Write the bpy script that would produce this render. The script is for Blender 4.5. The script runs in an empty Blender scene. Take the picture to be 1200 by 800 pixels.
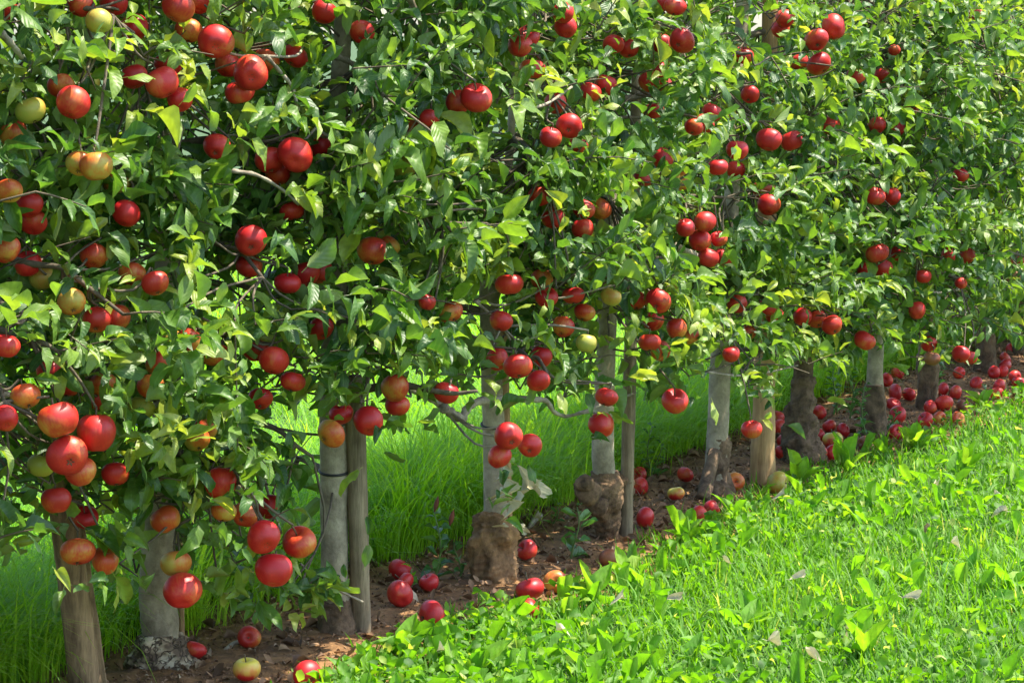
import bpy, math, random
import numpy as np
from mathutils import Vector, Matrix, Euler, Quaternion

# ------------------------------------------------------------------ camera, sky, sun, exposure
scene = bpy.context.scene
COL = scene.collection
CAM_H, FOC, PITCH = 1.40, 3000.0, math.atan(368 / 3000.0)
cam_data = bpy.data.cameras.new('camera')
cam = bpy.data.objects.new('camera', cam_data)
COL.objects.link(cam)
cam_data.sensor_width = 36.0
cam_data.lens = 36.0 * FOC / 1200.0
cam_data.clip_start, cam_data.clip_end = 0.1, 2000.0
cam.location = (0, 0, CAM_H)
cam.rotation_euler = (math.pi / 2 - PITCH, 0, 0)
scene.camera = cam

SUN_AZ = math.radians(80)      # clockwise from +Y (the way the camera looks)
SUN_EL = math.radians(64)
world = bpy.data.worlds.new('World')
scene.world = world
world.use_nodes = True
wn = world.node_tree
bg = wn.nodes['Background']
sky = wn.nodes.new('ShaderNodeTexSky')
sky.sky_type = 'NISHITA'
sky.sun_disc = False
sky.sun_elevation = SUN_EL
sky.sun_rotation = SUN_AZ
sky.air_density, sky.dust_density, sky.ozone_density = 1.0, 1.5, 1.0
wn.links.new(sky.outputs['Color'], bg.inputs['Color'])
bg.inputs['Strength'].default_value = 0.15
sun_data = bpy.data.lights.new('sun', 'SUN')
sun_data.energy = 3.7
sun_data.angle = math.radians(0.5)
sun_data.color = (1.0, 0.93, 0.80)
sun = bpy.data.objects.new('sun', sun_data)
COL.objects.link(sun)
sun_dir = Vector((math.sin(SUN_AZ) * math.cos(SUN_EL), math.cos(SUN_AZ) * math.cos(SUN_EL), math.sin(SUN_EL)))
sun.rotation_euler = sun_dir.to_track_quat('Z', 'Y').to_euler()
sun.location = sun_dir * 30
vs = scene.view_settings
vs.view_transform = 'Standard'
vs.look = 'None'
vs.gamma = 1.0
vs.use_curve_mapping = False
vs.exposure = 1.68
scene.cycles.max_bounces = 8
scene.cycles.transmission_bounces = 6
scene.cycles.transparent_max_bounces = 4

rng = np.random.default_rng(11)
random.seed(11)

# ------------------------------------------------------------------ the place, measured from the photograph
CO = np.array([0, 0, CAM_H])
FW = np.array([0, math.cos(PITCH), -math.sin(PITCH)])
UP = np.array([0, math.sin(PITCH), math.cos(PITCH)])
RT = np.array([1.0, 0, 0])


def ray(px, py):
    return FW + RT * ((px - 600) / FOC) + UP * ((400 - py) / FOC)


def ground(px, py, z=0.0):
    d = ray(px, py)
    return CO + d * ((z - CAM_H) / d[2])


def project(P):
    Q = np.atleast_2d(P) - CO
    dep = Q @ FW
    return 600 + FOC * (Q @ RT) / dep, 400 - FOC * (Q @ UP) / dep, dep


R0, R1 = ground(400, 750), ground(1155, 440)
RD = (R1 - R0) / np.linalg.norm(R1 - R0)       # along the row
RN = np.array([RD[1], -RD[0], 0.0])            # out of the row, towards the camera's side
ZU = np.array([0, 0, 1.0])


def to_st(P):
    Q = np.atleast_2d(P) - R0
    return Q @ RD, Q @ RN


def st(s, t, z=0.0):
    return R0 + RD * s + RN * t + ZU * z


def on_plane(px, py, t):
    d = ray(px, py)
    k = ((R0 + RN * t - CO) @ RN) / (d @ RN)
    return CO + d * k


TREE_PX = [(-75, 878), (190, 790), (395, 750), (578, 690), (712, 639), (838, 584), (940, 545), (1025, 518), (1087, 484),
           (1155, 442), (1196, 424), (1245, 404), (1290, 386)]
TREES = [ground(*p) for p in TREE_PX]
TS = np.array([to_st(p)[0][0] for p in TREES])
TT = np.array([to_st(p)[1][0] for p in TREES])


def t_line(s):
    return np.interp(s, TS, TT)


def on_row(px, py, dt):
    """The point seen at a pixel, dt metres in front of the row of trunks."""
    t = dt
    for _ in range(6):
        P = on_plane(px, py, t)
        t = float(t_line(to_st(P)[0][0])) + dt
    return P


def px_m(P):
    """Pixels of the photograph per metre at a point."""
    return FOC / float((P - CO) @ FW)


# ------------------------------------------------------------------ helpers: objects
def link(o):
    COL.objects.link(o)
    return o


def tag(o, label=None, cat=None, group=None, kind=None):
    for k, v in (('label', label), ('category', cat), ('group', group), ('kind', kind)):
        if v:
            o[k] = v
    return o


def empty(name, loc=(0, 0, 0)):
    o = link(bpy.data.objects.new(name, None))
    o.location = Vector(loc)
    o.empty_display_size = 0.1
    return o


def make_mesh(name, V, F, mat, uv=None, tint=None, smooth=True):
    """V (n,3), F list of equal-size faces (m,k) or list of such arrays."""
    V = np.asarray(V, dtype=np.float32)
    Fs = F if isinstance(F, list) else [F]
    Fs = [np.asarray(f, dtype=np.int32) for f in Fs if len(f)]
    me = bpy.data.meshes.new(name)
    me.vertices.add(len(V))
    me.vertices.foreach_set('co', V.ravel())
    loops = np.concatenate([f.ravel() for f in Fs])
    sizes = np.concatenate([np.full(len(f), f.shape[1], dtype=np.int32) for f in Fs])
    starts = np.concatenate([[0], np.cumsum(sizes)[:-1]]).astype(np.int32)
    me.loops.add(len(loops))
    me.loops.foreach_set('vertex_index', loops)
    me.polygons.add(len(sizes))
    me.polygons.foreach_set('loop_start', starts)
    me.polygons.foreach_set('loop_total', sizes)
    if smooth:
        me.polygons.foreach_set('use_smooth', np.ones(len(sizes), dtype=bool))
    if uv is not None:
        l = me.uv_layers.new(name='UVMap')
        l.data.foreach_set('uv', np.asarray(uv, dtype=np.float32)[loops].ravel())
    if tint is not None:
        a = me.attributes.new('tint', 'FLOAT', 'POINT')
        a.data.foreach_set('value', np.asarray(tint, dtype=np.float32))
    me.update(calc_edges=True)
    if mat:
        me.materials.append(mat)
    return me


def obj(name, me, parent=None, loc=None):
    o = link(bpy.data.objects.new(name, me))
    if parent is not None:
        o.parent = parent
    if loc is not None:
        o.location = Vector(loc)
    return o


class Bag:
    """Collects vertex and face arrays of one mesh."""

    def __init__(self):
        self.v, self.q, self.t, self.n = [], [], [], 0

    def add(self, V, Q=None, T=None):
        V = np.asarray(V, dtype=float)
        self.v.append(V)
        if Q is not None and len(Q):
            self.q.append(np.asarray(Q) + self.n)
        if T is not None and len(T):
            self.t.append(np.asarray(T) + self.n)
        self.n += len(V)

    def tube(self, pts, rad, n=8, rough=0.0, cap=True, seed=0, freq=1.0):
        pts = np.asarray(pts, dtype=float)
        rad = np.broadcast_to(np.asarray(rad, dtype=float), (len(pts),))
        tan = np.gradient(pts, axis=0)
        tan /= np.linalg.norm(tan, axis=1)[:, None] + 1e-9
        ref = np.array([0.31, 0.2, 0.93]) if abs(tan[0][2]) < 0.9 else np.array([1.0, 0.1, 0])
        x = np.cross(tan, ref)
        x /= np.linalg.norm(x, axis=1)[:, None] + 1e-9
        y = np.cross(tan, x)
        a = np.arange(n) / n * 2 * math.pi
        R = rad[:, None] * np.ones(n)[None]
        if rough:
            P = pts[:, None, :] + R[:, :, None] * (np.cos(a)[None, :, None] * x[:, None, :] + np.sin(a)[None, :, None] * y[:, None, :])
            R = R * (1 + rough * noise3(P.reshape(-1, 3), seed, freq).reshape(R.shape))
        V = pts[:, None, :] + R[:, :, None] * (np.cos(a)[None, :, None] * x[:, None, :] + np.sin(a)[None, :, None] * y[:, None, :])
        m = len(pts)
        i = np.arange(m - 1)[:, None] * n
        j = np.arange(n)[None]
        jn = (j + 1) % n
        Q = np.stack([i + j, i + jn, i + n + jn, i + n + j], -1).reshape(-1, 4)
        V = V.reshape(-1, 3)
        T = None
        if cap:
            V = np.concatenate([V, pts[:1], pts[-1:]])
            T = np.concatenate([np.stack([jn[0], j[0], np.full(n, m * n)], -1),
                                np.stack([(m - 1) * n + j[0], (m - 1) * n + jn[0], np.full(n, m * n + 1)], -1)])
        self.add(V, Q, T)

    def mesh(self, name, mat, **kw):
        return make_mesh(name, np.concatenate(self.v), [np.concatenate(x) for x in (self.q, self.t) if x], mat, **kw)


_NP = rng.normal(size=(4, 24, 3))
_NPH = rng.uniform(0, 6.28, size=(4, 24))


def noise3(P, seed=0, freq=1.0):
    """Cheap smooth noise, about -1..1, from summed sines."""
    P = np.asarray(P)
    out = np.zeros(len(P))
    for k, (f, a) in enumerate(((14, .5), (33, .32), (80, .22), (170, .12))):
        for d, ph in zip(_NP[k][:7], _NPH[k][:7]):
            out += a * np.sin((P * freq) @ (d * f) + ph + seed * 1.7) / 2.2
    return out


def smooth_line(pts, n=4):
    """Catmull-Rom through the points."""
    p = np.asarray(pts, dtype=float)
    p = np.concatenate([[2 * p[0] - p[1]], p, [2 * p[-1] - p[-2]]])
    out = []
    for i in range(1, len(p) - 2):
        for u in np.arange(n) / n:
            a, b, c, d = p[i - 1], p[i], p[i + 1], p[i + 2]
            out.append(0.5 * ((2 * b) + (-a + c) * u + (2 * a - 5 * b + 4 * c - d) * u * u + (-a + 3 * b - 3 * c + d) * u ** 3))
    out.append(p[-2])
    return np.array(out)


# ------------------------------------------------------------------ helpers: materials
def material(name):
    m = bpy.data.materials.new(name)
    m.use_nodes = True
    nt = m.node_tree
    bsdf = nt.nodes['Principled BSDF']

    def nd(kind, **kw):
        x = nt.nodes.new(kind)
        for k, v in kw.items():
            if k.startswith('i_'):
                x.inputs[k[2:].replace('_', ' ')].default_value = v
            else:
                setattr(x, k, v)
        return x
    return m, nt, bsdf, nd, nt.links.new


def ramp(nd, stops):
    r = nd('ShaderNodeValToRGB')
    e = r.color_ramp.elements
    while len(e) < len(stops):
        e.new(0.5)
    for x, (p, c) in zip(e, stops):
        x.position = p
        x.color = (*c, 1)
    return r


def leaf_material(name, stops, under, trans=0.32, rough=0.36, veins=True, warm=(1.25, 1.2, 0.5)):
    m, nt, b, nd, ln = material(name)
    at = nd('ShaderNodeAttribute', attribute_name='tint')
    rp = ramp(nd, stops)
    ln(at.outputs['Fac'], rp.inputs['Fac'])
    col = rp.outputs['Color']
    tc = nd('ShaderNodeTexCoord')
    if veins:
        uv = nd('ShaderNodeUVMap', uv_map='UVMap')
        sep = nd('ShaderNodeSeparateXYZ')
        ln(uv.outputs['UV'], sep.inputs[0])
        ab = nd('ShaderNodeMath', operation='ABSOLUTE')
        ln(sep.outputs['Y'], ab.inputs[0])
        mid = nd('ShaderNodeMapRange', interpolation_type='SMOOTHSTEP')     # midrib
        mid.inputs[1].default_value, mid.inputs[2].default_value = 0.03, 0.14
        mid.inputs[3].default_value, mid.inputs[4].default_value = 1, 0
        ln(ab.outputs[0], mid.inputs[0])
        sv = nd('ShaderNodeMath', operation='MULTIPLY_ADD')                 # side veins run forward
        sv.inputs[1].default_value = -0.35
        ln(ab.outputs[0], sv.inputs[0])
        ln(sep.outputs['X'], sv.inputs[2])
        sn = nd('ShaderNodeMath', operation='MULTIPLY')
        sn.inputs[1].default_value = 40
        ln(sv.outputs[0], sn.inputs[0])
        si = nd('ShaderNodeMath', operation='SINE')
        ln(sn.outputs[0], si.inputs[0])
        sm = nd('ShaderNodeMapRange')
        sm.inputs[1].default_value, sm.inputs[2].default_value = 0.72, 1.0
        sm.inputs[3].default_value, sm.inputs[4].default_value = 0, 0.45
        ln(si.outputs[0], sm.inputs[0])
        mx = nd('ShaderNodeMath', operation='MAXIMUM')
        ln(mid.outputs[0], mx.inputs[0])
        ln(sm.outputs[0], mx.inputs[1])
        vm = nd('ShaderNodeMixRGB', blend_type='MIX')
        vf = nd('ShaderNodeMath', operation='MULTIPLY')
        vf.inputs[1].default_value = 0.28
        ln(mx.outputs[0], vf.inputs[0])
        ln(vf.outputs[0], vm.inputs['Fac'])
        ln(col, vm.inputs['Color1'])
        vm.inputs['Color2'].default_value = (0.17, 0.26, 0.07, 1)
        col = vm.outputs['Color']
        bp = nd('ShaderNodeBump')
        bp.inputs['Strength'].default_value = 0.15
        bp.inputs['Distance'].default_value = 0.002
        inv = nd('ShaderNodeMath', operation='SINE')
        ln(sn.outputs[0], inv.inputs[0])
        ln(inv.outputs[0], bp.inputs['Height'])
        ln(bp.outputs[0], b.inputs['Normal'])
    nz = nd('ShaderNodeTexNoise')
    nz.inputs['Scale'].default_value = 60
    ln(tc.outputs['Object'], nz.inputs['Vector'])
    nr = nd('ShaderNodeMapRange')
    nr.inputs[1].default_value, nr.inputs[2].default_value = 0.3, 0.75
    nr.inputs[3].default_value, nr.inputs[4].default_value = 0.78, 1.22
    ln(nz.outputs['Fac'], nr.inputs[0])
    vmul = nd('ShaderNodeVectorMath', operation='SCALE')
    ln(col, vmul.inputs[0])
    ln(nr.outputs[0], vmul.inputs['Scale'])
    geo = nd('ShaderNodeNewGeometry')
    um = nd('ShaderNodeMixRGB')
    uf = nd('ShaderNodeMath', operation='MULTIPLY')
    uf.inputs[1].default_value = 0.75
    ln(geo.outputs['Backfacing'], uf.inputs[0])
    ln(uf.outputs[0], um.inputs['Fac'])
    ln(vmul.outputs[0], um.inputs['Color1'])
    um.inputs['Color2'].default_value = (*under, 1)
    ln(um.outputs['Color'], b.inputs['Base Color'])
    b.inputs['Roughness'].default_value = rough
    b.inputs['Specular IOR Level'].default_value = 0.5
    tr = nd('ShaderNodeBsdfTranslucent')
    tm = nd('ShaderNodeVectorMath', operation='MULTIPLY')
    tm.inputs[1].default_value = tuple(2.0 * w for w in warm)
    ln(vmul.outputs[0], tm.inputs[0])
    ln(tm.outputs[0], tr.inputs['Color'])
    mix = nd('ShaderNodeMixShader')
    mix.inputs[0].default_value = trans
    ln(b.outputs[0], mix.inputs[1])
    ln(tr.outputs[0], mix.inputs[2])
    ln(mix.outputs[0], nt.nodes['Material Output'].inputs['Surface'])
    return m


M_LEAF = leaf_material('apple_leaf', [(0.0, (0.020, 0.070, 0.011)), (0.4, (0.060, 0.142, 0.015)), (0.75, (0.14, 0.235, 0.022)),
                                     (1.0, (0.27, 0.31, 0.04))], (0.20, 0.265, 0.10), 0.34, 0.46)
M_LAWN = leaf_material('lawn_grass', [(0.0, (0.030, 0.11, 0.005)), (0.5, (0.09, 0.225, 0.007)), (0.85, (0.18, 0.31, 0.012)), (1.0, (0.38, 0.40, 0.14))],
                       (0.11, 0.27, 0.015), 0.45, 0.62, veins=False, warm=(1.15, 1.1, 0.45))
M_TALL = leaf_material('tall_grass', [(0.0, (0.12, 0.26, 0.007)), (0.5, (0.23, 0.42, 0.012)), (1.0, (0.38, 0.50, 0.04))],
                       (0.08, 0.24, 0.012), 0.42, 0.6, veins=False, warm=(1.1, 1.15, 0.45))
M_WEED = leaf_material('lime_weed_leaf', [(0.0, (0.07, 0.21, 0.008)), (0.6, (0.14, 0.31, 0.012)), (1.0, (0.24, 0.39, 0.03))],
                       (0.16, 0.31, 0.03), 0.45, 0.58, warm=(1.1, 1.1, 0.4))
M_DARKWEED = leaf_material('dark_weed_leaf', [(0.0, (0.02, 0.075, 0.012)), (0.6, (0.045, 0.14, 0.02)), (1.0, (0.12, 0.24, 0.04))],
                           (0.10, 0.17, 0.07), 0.3, 0.4)
M_DRY = leaf_material('dry_leaf', [(0.0, (0.26, 0.16, 0.07)), (0.5, (0.45, 0.36, 0.19)), (1.0, (0.58, 0.54, 0.36))], (0.56, 0.56, 0.40), 0.2, 0.6,
                      warm=(0.5, 0.48, 0.4))
M_LITTER = leaf_material('leaf_litter', [(0.0, (0.09, 0.048, 0.025)), (0.5, (0.26, 0.145, 0.07)), (0.85, (0.34, 0.21, 0.11)), (1.0, (0.50, 0.40, 0.26))],
                         (0.17, 0.10, 0.055), 0.1, 0.75, veins=False, warm=(0.5, 0.4, 0.3))


def bark_material(name, pale, dark, scale=1.0, streak=1.0, bump=0.6, patch=0.5):
    m, nt, b, nd, ln = material(name)
    tc = nd('ShaderNodeTexCoord')
    mp = nd('ShaderNodeMapping')
    mp.inputs['Scale'].default_value = (1, 1, streak)
    ln(tc.outputs['Object'], mp.inputs['Vector'])
    n1 = nd('ShaderNodeTexNoise')
    n1.inputs['Scale'].default_value = 45 * scale
    n1.inputs['Detail'].default_value = 8
    n1.inputs['Roughness'].default_value = 0.7
    ln(mp.outputs[0], n1.inputs['Vector'])
    n2 = nd('ShaderNodeTexNoise')
    n2.inputs['Scale'].default_value = 14 * scale
    n2.inputs['Detail'].default_value = 4
    ln(tc.outputs['Object'], n2.inputs['Vector'])
    mm = nd('ShaderNodeMath', operation='MULTIPLY_ADD')
    mm.inputs[1].default_value = patch
    ln(n2.outputs['Fac'], mm.inputs[0])
    sc = nd('ShaderNodeMath', operation='MULTIPLY')
    sc.inputs[1].default_value = 1 - patch
    ln(n1.outputs['Fac'], sc.inputs[0])
    ln(sc.outputs[0], mm.inputs[2])
    mid = tuple((a + c) / 2 for a, c in zip(pale, dark))
    rp = ramp(nd, [(0.36, dark), (0.5, mid), (0.62, pale)])
    ln(mm.outputs[0], rp.inputs['Fac'])
    ln(rp.outputs['Color'], b.inputs['Base Color'])
    b.inputs['Roughness'].default_value = 0.85
    b.inputs['Specular IOR Level'].default_value = 0.25
    bp = nd('ShaderNodeBump')
    bp.inputs['Strength'].default_value = bump
    bp.inputs['Distance'].default_value = 0.01
    ln(n1.outputs['Fac'], bp.inputs['Height'])
    ln(bp.outputs[0], b.inputs['Normal'])
    return m


M_BARK = bark_material('grey_bark', (0.45, 0.375, 0.26), (0.17, 0.135, 0.09), 0.9, 0.9, 0.6)
M_BARKDARK = bark_material('dark_bark', (0.24, 0.155, 0.09), (0.055, 0.036, 0.024), 1.0, 0.8, 1.0)
M_FLAKE = bark_material('flaking_bark', (0.55, 0.47, 0.33), (0.085, 0.058, 0.04), 0.8, 0.8, 1.0, 0.6)
M_BURL = bark_material('burl_bark', (0.29, 0.175, 0.09), (0.05, 0.032, 0.02), 1.4, 0.8, 1.0, 0.45)
M_STUMP = bark_material('brown_rootstock_bark', (0.42, 0.24, 0.105), (0.10, 0.055, 0.028), 1.1, 0.6, 1.0, 0.45)
M_TWIG = bark_material('twig_bark', (0.19, 0.15, 0.10), (0.07, 0.055, 0.04), 1.5, 1.0, 0.4)
M_BARELIMB = bark_material('bare_limb_bark', (0.44, 0.38, 0.28), (0.16, 0.125, 0.09), 1.4, 1.0, 0.6)
M_POST = bark_material('weathered_post_wood', (0.36, 0.25, 0.13), (0.075, 0.047, 0.026), 1.3, 0.07, 0.9, 0.35)
M_POSTGREY = bark_material('grey_post_wood', (0.34, 0.26, 0.16), (0.10, 0.072, 0.042), 1.1, 0.10, 0.9, 0.35)
M_POSTTAN = bark_material('tan_post_wood', (0.52, 0.325, 0.15), (0.24, 0.14, 0.06), 1.1, 0.10, 0.7, 0.35)
M_SOIL = bark_material('bare_soil', (0.33, 0.175, 0.07), (0.10, 0.052, 0.023), 0.9, 1.0, 1.0, 0.4)


def simple(name, c, rough=0.7):
    m, nt, b, nd, ln = material(name)
    tc = nd('ShaderNodeTexCoord')
    n = nd('ShaderNodeTexNoise')
    n.inputs['Scale'].default_value = 12
    ln(tc.outputs['Object'], n.inputs['Vector'])
    rp = ramp(nd, [(0.3, tuple(0.7 * x for x in c)), (0.7, tuple(1.25 * x for x in c))])
    ln(n.outputs['Fac'], rp.inputs['Fac'])
    ln(rp.outputs['Color'], b.inputs['Base Color'])
    b.inputs['Roughness'].default_value = rough
    return m


def flaking_material():
    """Cream bark plates with dark cracks between them."""
    m, nt, b, nd, ln = material('flaking_bark')
    tc = nd('ShaderNodeTexCoord')
    nz = nd('ShaderNodeTexNoise')
    nz.inputs['Scale'].default_value = 30
    nz.inputs['Detail'].default_value = 5
    ln(tc.outputs['Object'], nz.inputs['Vector'])
    sc = nd('ShaderNodeVectorMath', operation='SCALE')
    sc.inputs['Scale'].default_value = 0.11
    ln(nz.outputs['Color'], sc.inputs[0])
    ad = nd('ShaderNodeVectorMath', operation='ADD')
    ln(tc.outputs['Object'], ad.inputs[0])
    ln(sc.outputs[0], ad.inputs[1])
    vo = nd('ShaderNodeTexVoronoi', feature='DISTANCE_TO_EDGE')
    vo.inputs['Scale'].default_value = 30
    ln(ad.outputs[0], vo.inputs['Vector'])
    cr = nd('ShaderNodeMapRange', interpolation_type='SMOOTHSTEP')
    cr.inputs[1].default_value, cr.inputs[2].default_value = 0.0, 0.09
    ln(vo.outputs['Distance'], cr.inputs[0])
    n2 = nd('ShaderNodeTexNoise')
    n2.inputs['Scale'].default_value = 22
    n2.inputs['Detail'].default_value = 3
    ln(tc.outputs['Object'], n2.inputs['Vector'])
    rp = ramp(nd, [(0.44, (0.13, 0.085, 0.05)), (0.52, (0.32, 0.235, 0.14)), (0.62, (0.50, 0.41, 0.27))])
    ln(n2.outputs['Fac'], rp.inputs['Fac'])
    mx = nd('ShaderNodeMixRGB')
    mx.inputs['Color1'].default_value = (0.17, 0.115, 0.07, 1)
    ln(cr.outputs[0], mx.inputs['Fac'])
    ln(rp.outputs['Color'], mx.inputs['Color2'])
    ln(mx.outputs[0], b.inputs['Base Color'])
    b.inputs['Roughness'].default_value = 0.85
    bp = nd('ShaderNodeBump')
    bp.inputs['Distance'].default_value = 0.012
    ln(cr.outputs[0], bp.inputs['Height'])
    ln(bp.outputs[0], b.inputs['Normal'])
    return m


M_FLAKE = flaking_material()
M_TIE = simple('black_tie_band', (0.02, 0.019, 0.018), 0.6)
M_STEM = simple('apple_stem', (0.10, 0.075, 0.035), 0.7)
M_CALYX = simple('apple_calyx', (0.10, 0.065, 0.03), 0.9)
M_HERB = simple('herb_stem', (0.10, 0.16, 0.035), 0.6)
M_SEED = simple('rusty_seed_head', (0.16, 0.045, 0.02), 0.8)
M_GROUND = simple('meadow_ground', (0.035, 0.075, 0.012), 0.9)


def apple_material(name, a, b_, c, bias=0.0, axis=(0.5, -0.5, 0.3), streaks=0.5, rough=0.42):
    """Skin from ground colour a over b to blush c, the blush on the side that axis points to."""
    m, nt, b, nd, ln = material(name)
    tc = nd('ShaderNodeTexCoord')
    oi = nd('ShaderNodeObjectInfo')
    off = nd('ShaderNodeVectorMath', operation='SCALE')
    cmb = nd('ShaderNodeCombineXYZ')
    for k in range(3):
        ln(oi.outputs['Random'], cmb.inputs[k])
    ln(cmb.outputs[0], off.inputs[0])
    off.inputs['Scale'].default_value = 37.0
    add = nd('ShaderNodeVectorMath', operation='ADD')
    ln(tc.outputs['Object'], add.inputs[0])
    ln(off.outputs[0], add.inputs[1])
    dot = nd('ShaderNodeVectorMath', operation='DOT_PRODUCT')
    ln(tc.outputs['Object'], dot.inputs[0])
    dot.inputs[1].default_value = axis
    mp = nd('ShaderNodeMapping')
    mp.inputs['Scale'].default_value = (6, 6, 0.7)
    ln(add.outputs[0], mp.inputs['Vector'])
    n1 = nd('ShaderNodeTexNoise')
    n1.inputs['Scale'].default_value = 1.6
    n1.inputs['Detail'].default_value = 6
    ln(mp.outputs[0], n1.inputs['Vector'])
    n2 = nd('ShaderNodeTexNoise')
    n2.inputs['Scale'].default_value = 1.1
    n2.inputs['Detail'].default_value = 2
    ln(add.outputs[0], n2.inputs['Vector'])
    s1 = nd('ShaderNodeMath', operation='MULTIPLY_ADD')
    s1.inputs[1].default_value = streaks
    s1.inputs[2].default_value = 0.5 - 0.5 * streaks - 0.45 + bias
    ln(n1.outputs['Fac'], s1.inputs[0])
    s2 = nd('ShaderNodeMath', operation='MULTIPLY_ADD')
    s2.inputs[1].default_value = 0.9
    ln(n2.outputs['Fac'], s2.inputs[0])
    ln(s1.outputs[0], s2.inputs[2])
    s3 = nd('ShaderNodeMath', operation='MULTIPLY_ADD')
    s3.inputs[1].default_value = 0.4
    ln(dot.outputs['Value'], s3.inputs[0])
    ln(s2.outputs[0], s3.inputs[2])
    rp = ramp(nd, [(0.2, a), (0.5, b_), (0.78, c)])
    ln(s3.outputs[0], rp.inputs['Fac'])
    # pale lenticel dots
    vo = nd('ShaderNodeTexVoronoi')
    vo.inputs['Scale'].default_value = 13
    ln(add.outputs[0], vo.inputs['Vector'])
    vr = nd('ShaderNodeMapRange')
    vr.inputs[1].default_value, vr.inputs[2].default_value = 0.05, 0.14
    vr.inputs[3].default_value, vr.inputs[4].default_value = 0.3, 0.0
    ln(vo.outputs['Distance'], vr.inputs[0])
    mx = nd('ShaderNodeMixRGB')
    ln(vr.outputs[0], mx.inputs['Fac'])
    ln(rp.outputs['Color'], mx.inputs['Color1'])
    mx.inputs['Color2'].default_value = (0.62, 0.36, 0.16, 1)
    ln(mx.outputs[0], b.inputs['Base Color'])
    rr = nd('ShaderNodeMapRange')
    rr.inputs[3].default_value, rr.inputs[4].default_value = rough - 0.06, rough + 0.12
    ln(n2.outputs['Fac'], rr.inputs[0])
    ln(rr.outputs[0], b.inputs['Roughness'])
    b.inputs['Specular IOR Level'].default_value = 0.5
    b.inputs['Subsurface Weight'].default_value = 0.0
    bp = nd('ShaderNodeBump')
    bp.inputs['Strength'].default_value = 0.05
    ln(n1.outputs['Fac'], bp.inputs['Height'])
    ln(bp.outputs[0], b.inputs['Normal'])
    return m


M_APPLE = {
    'r': apple_material('crimson_apple_skin', (0.57, 0.13, 0.03), (0.56, 0.024, 0.016), (0.45, 0.010, 0.012), 0.2),
    'o': apple_material('orange_red_apple_skin', (0.55, 0.27, 0.04), (0.52, 0.075, 0.016), (0.42, 0.016, 0.010), 0.13),
    'y': apple_material('orange_apple_skin', (0.48, 0.36, 0.06), (0.56, 0.20, 0.028), (0.50, 0.065, 0.014), 0.05),
    'g': apple_material('yellow_green_apple_skin', (0.34, 0.34, 0.045), (0.40, 0.33, 0.05), (0.42, 0.20, 0.03), -0.1),
    'b': apple_material('brown_apple_skin', (0.30, 0.13, 0.05), (0.24, 0.075, 0.03), (0.16, 0.04, 0.018), 0.0, rough=0.5),
    'm': apple_material('red_and_yellow_apple_skin', (0.55, 0.46, 0.06), (0.56, 0.30, 0.05), (0.46, 0.016, 0.014), -0.02, (0.25, 0.1, -1.25), 0.25),
}

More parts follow.
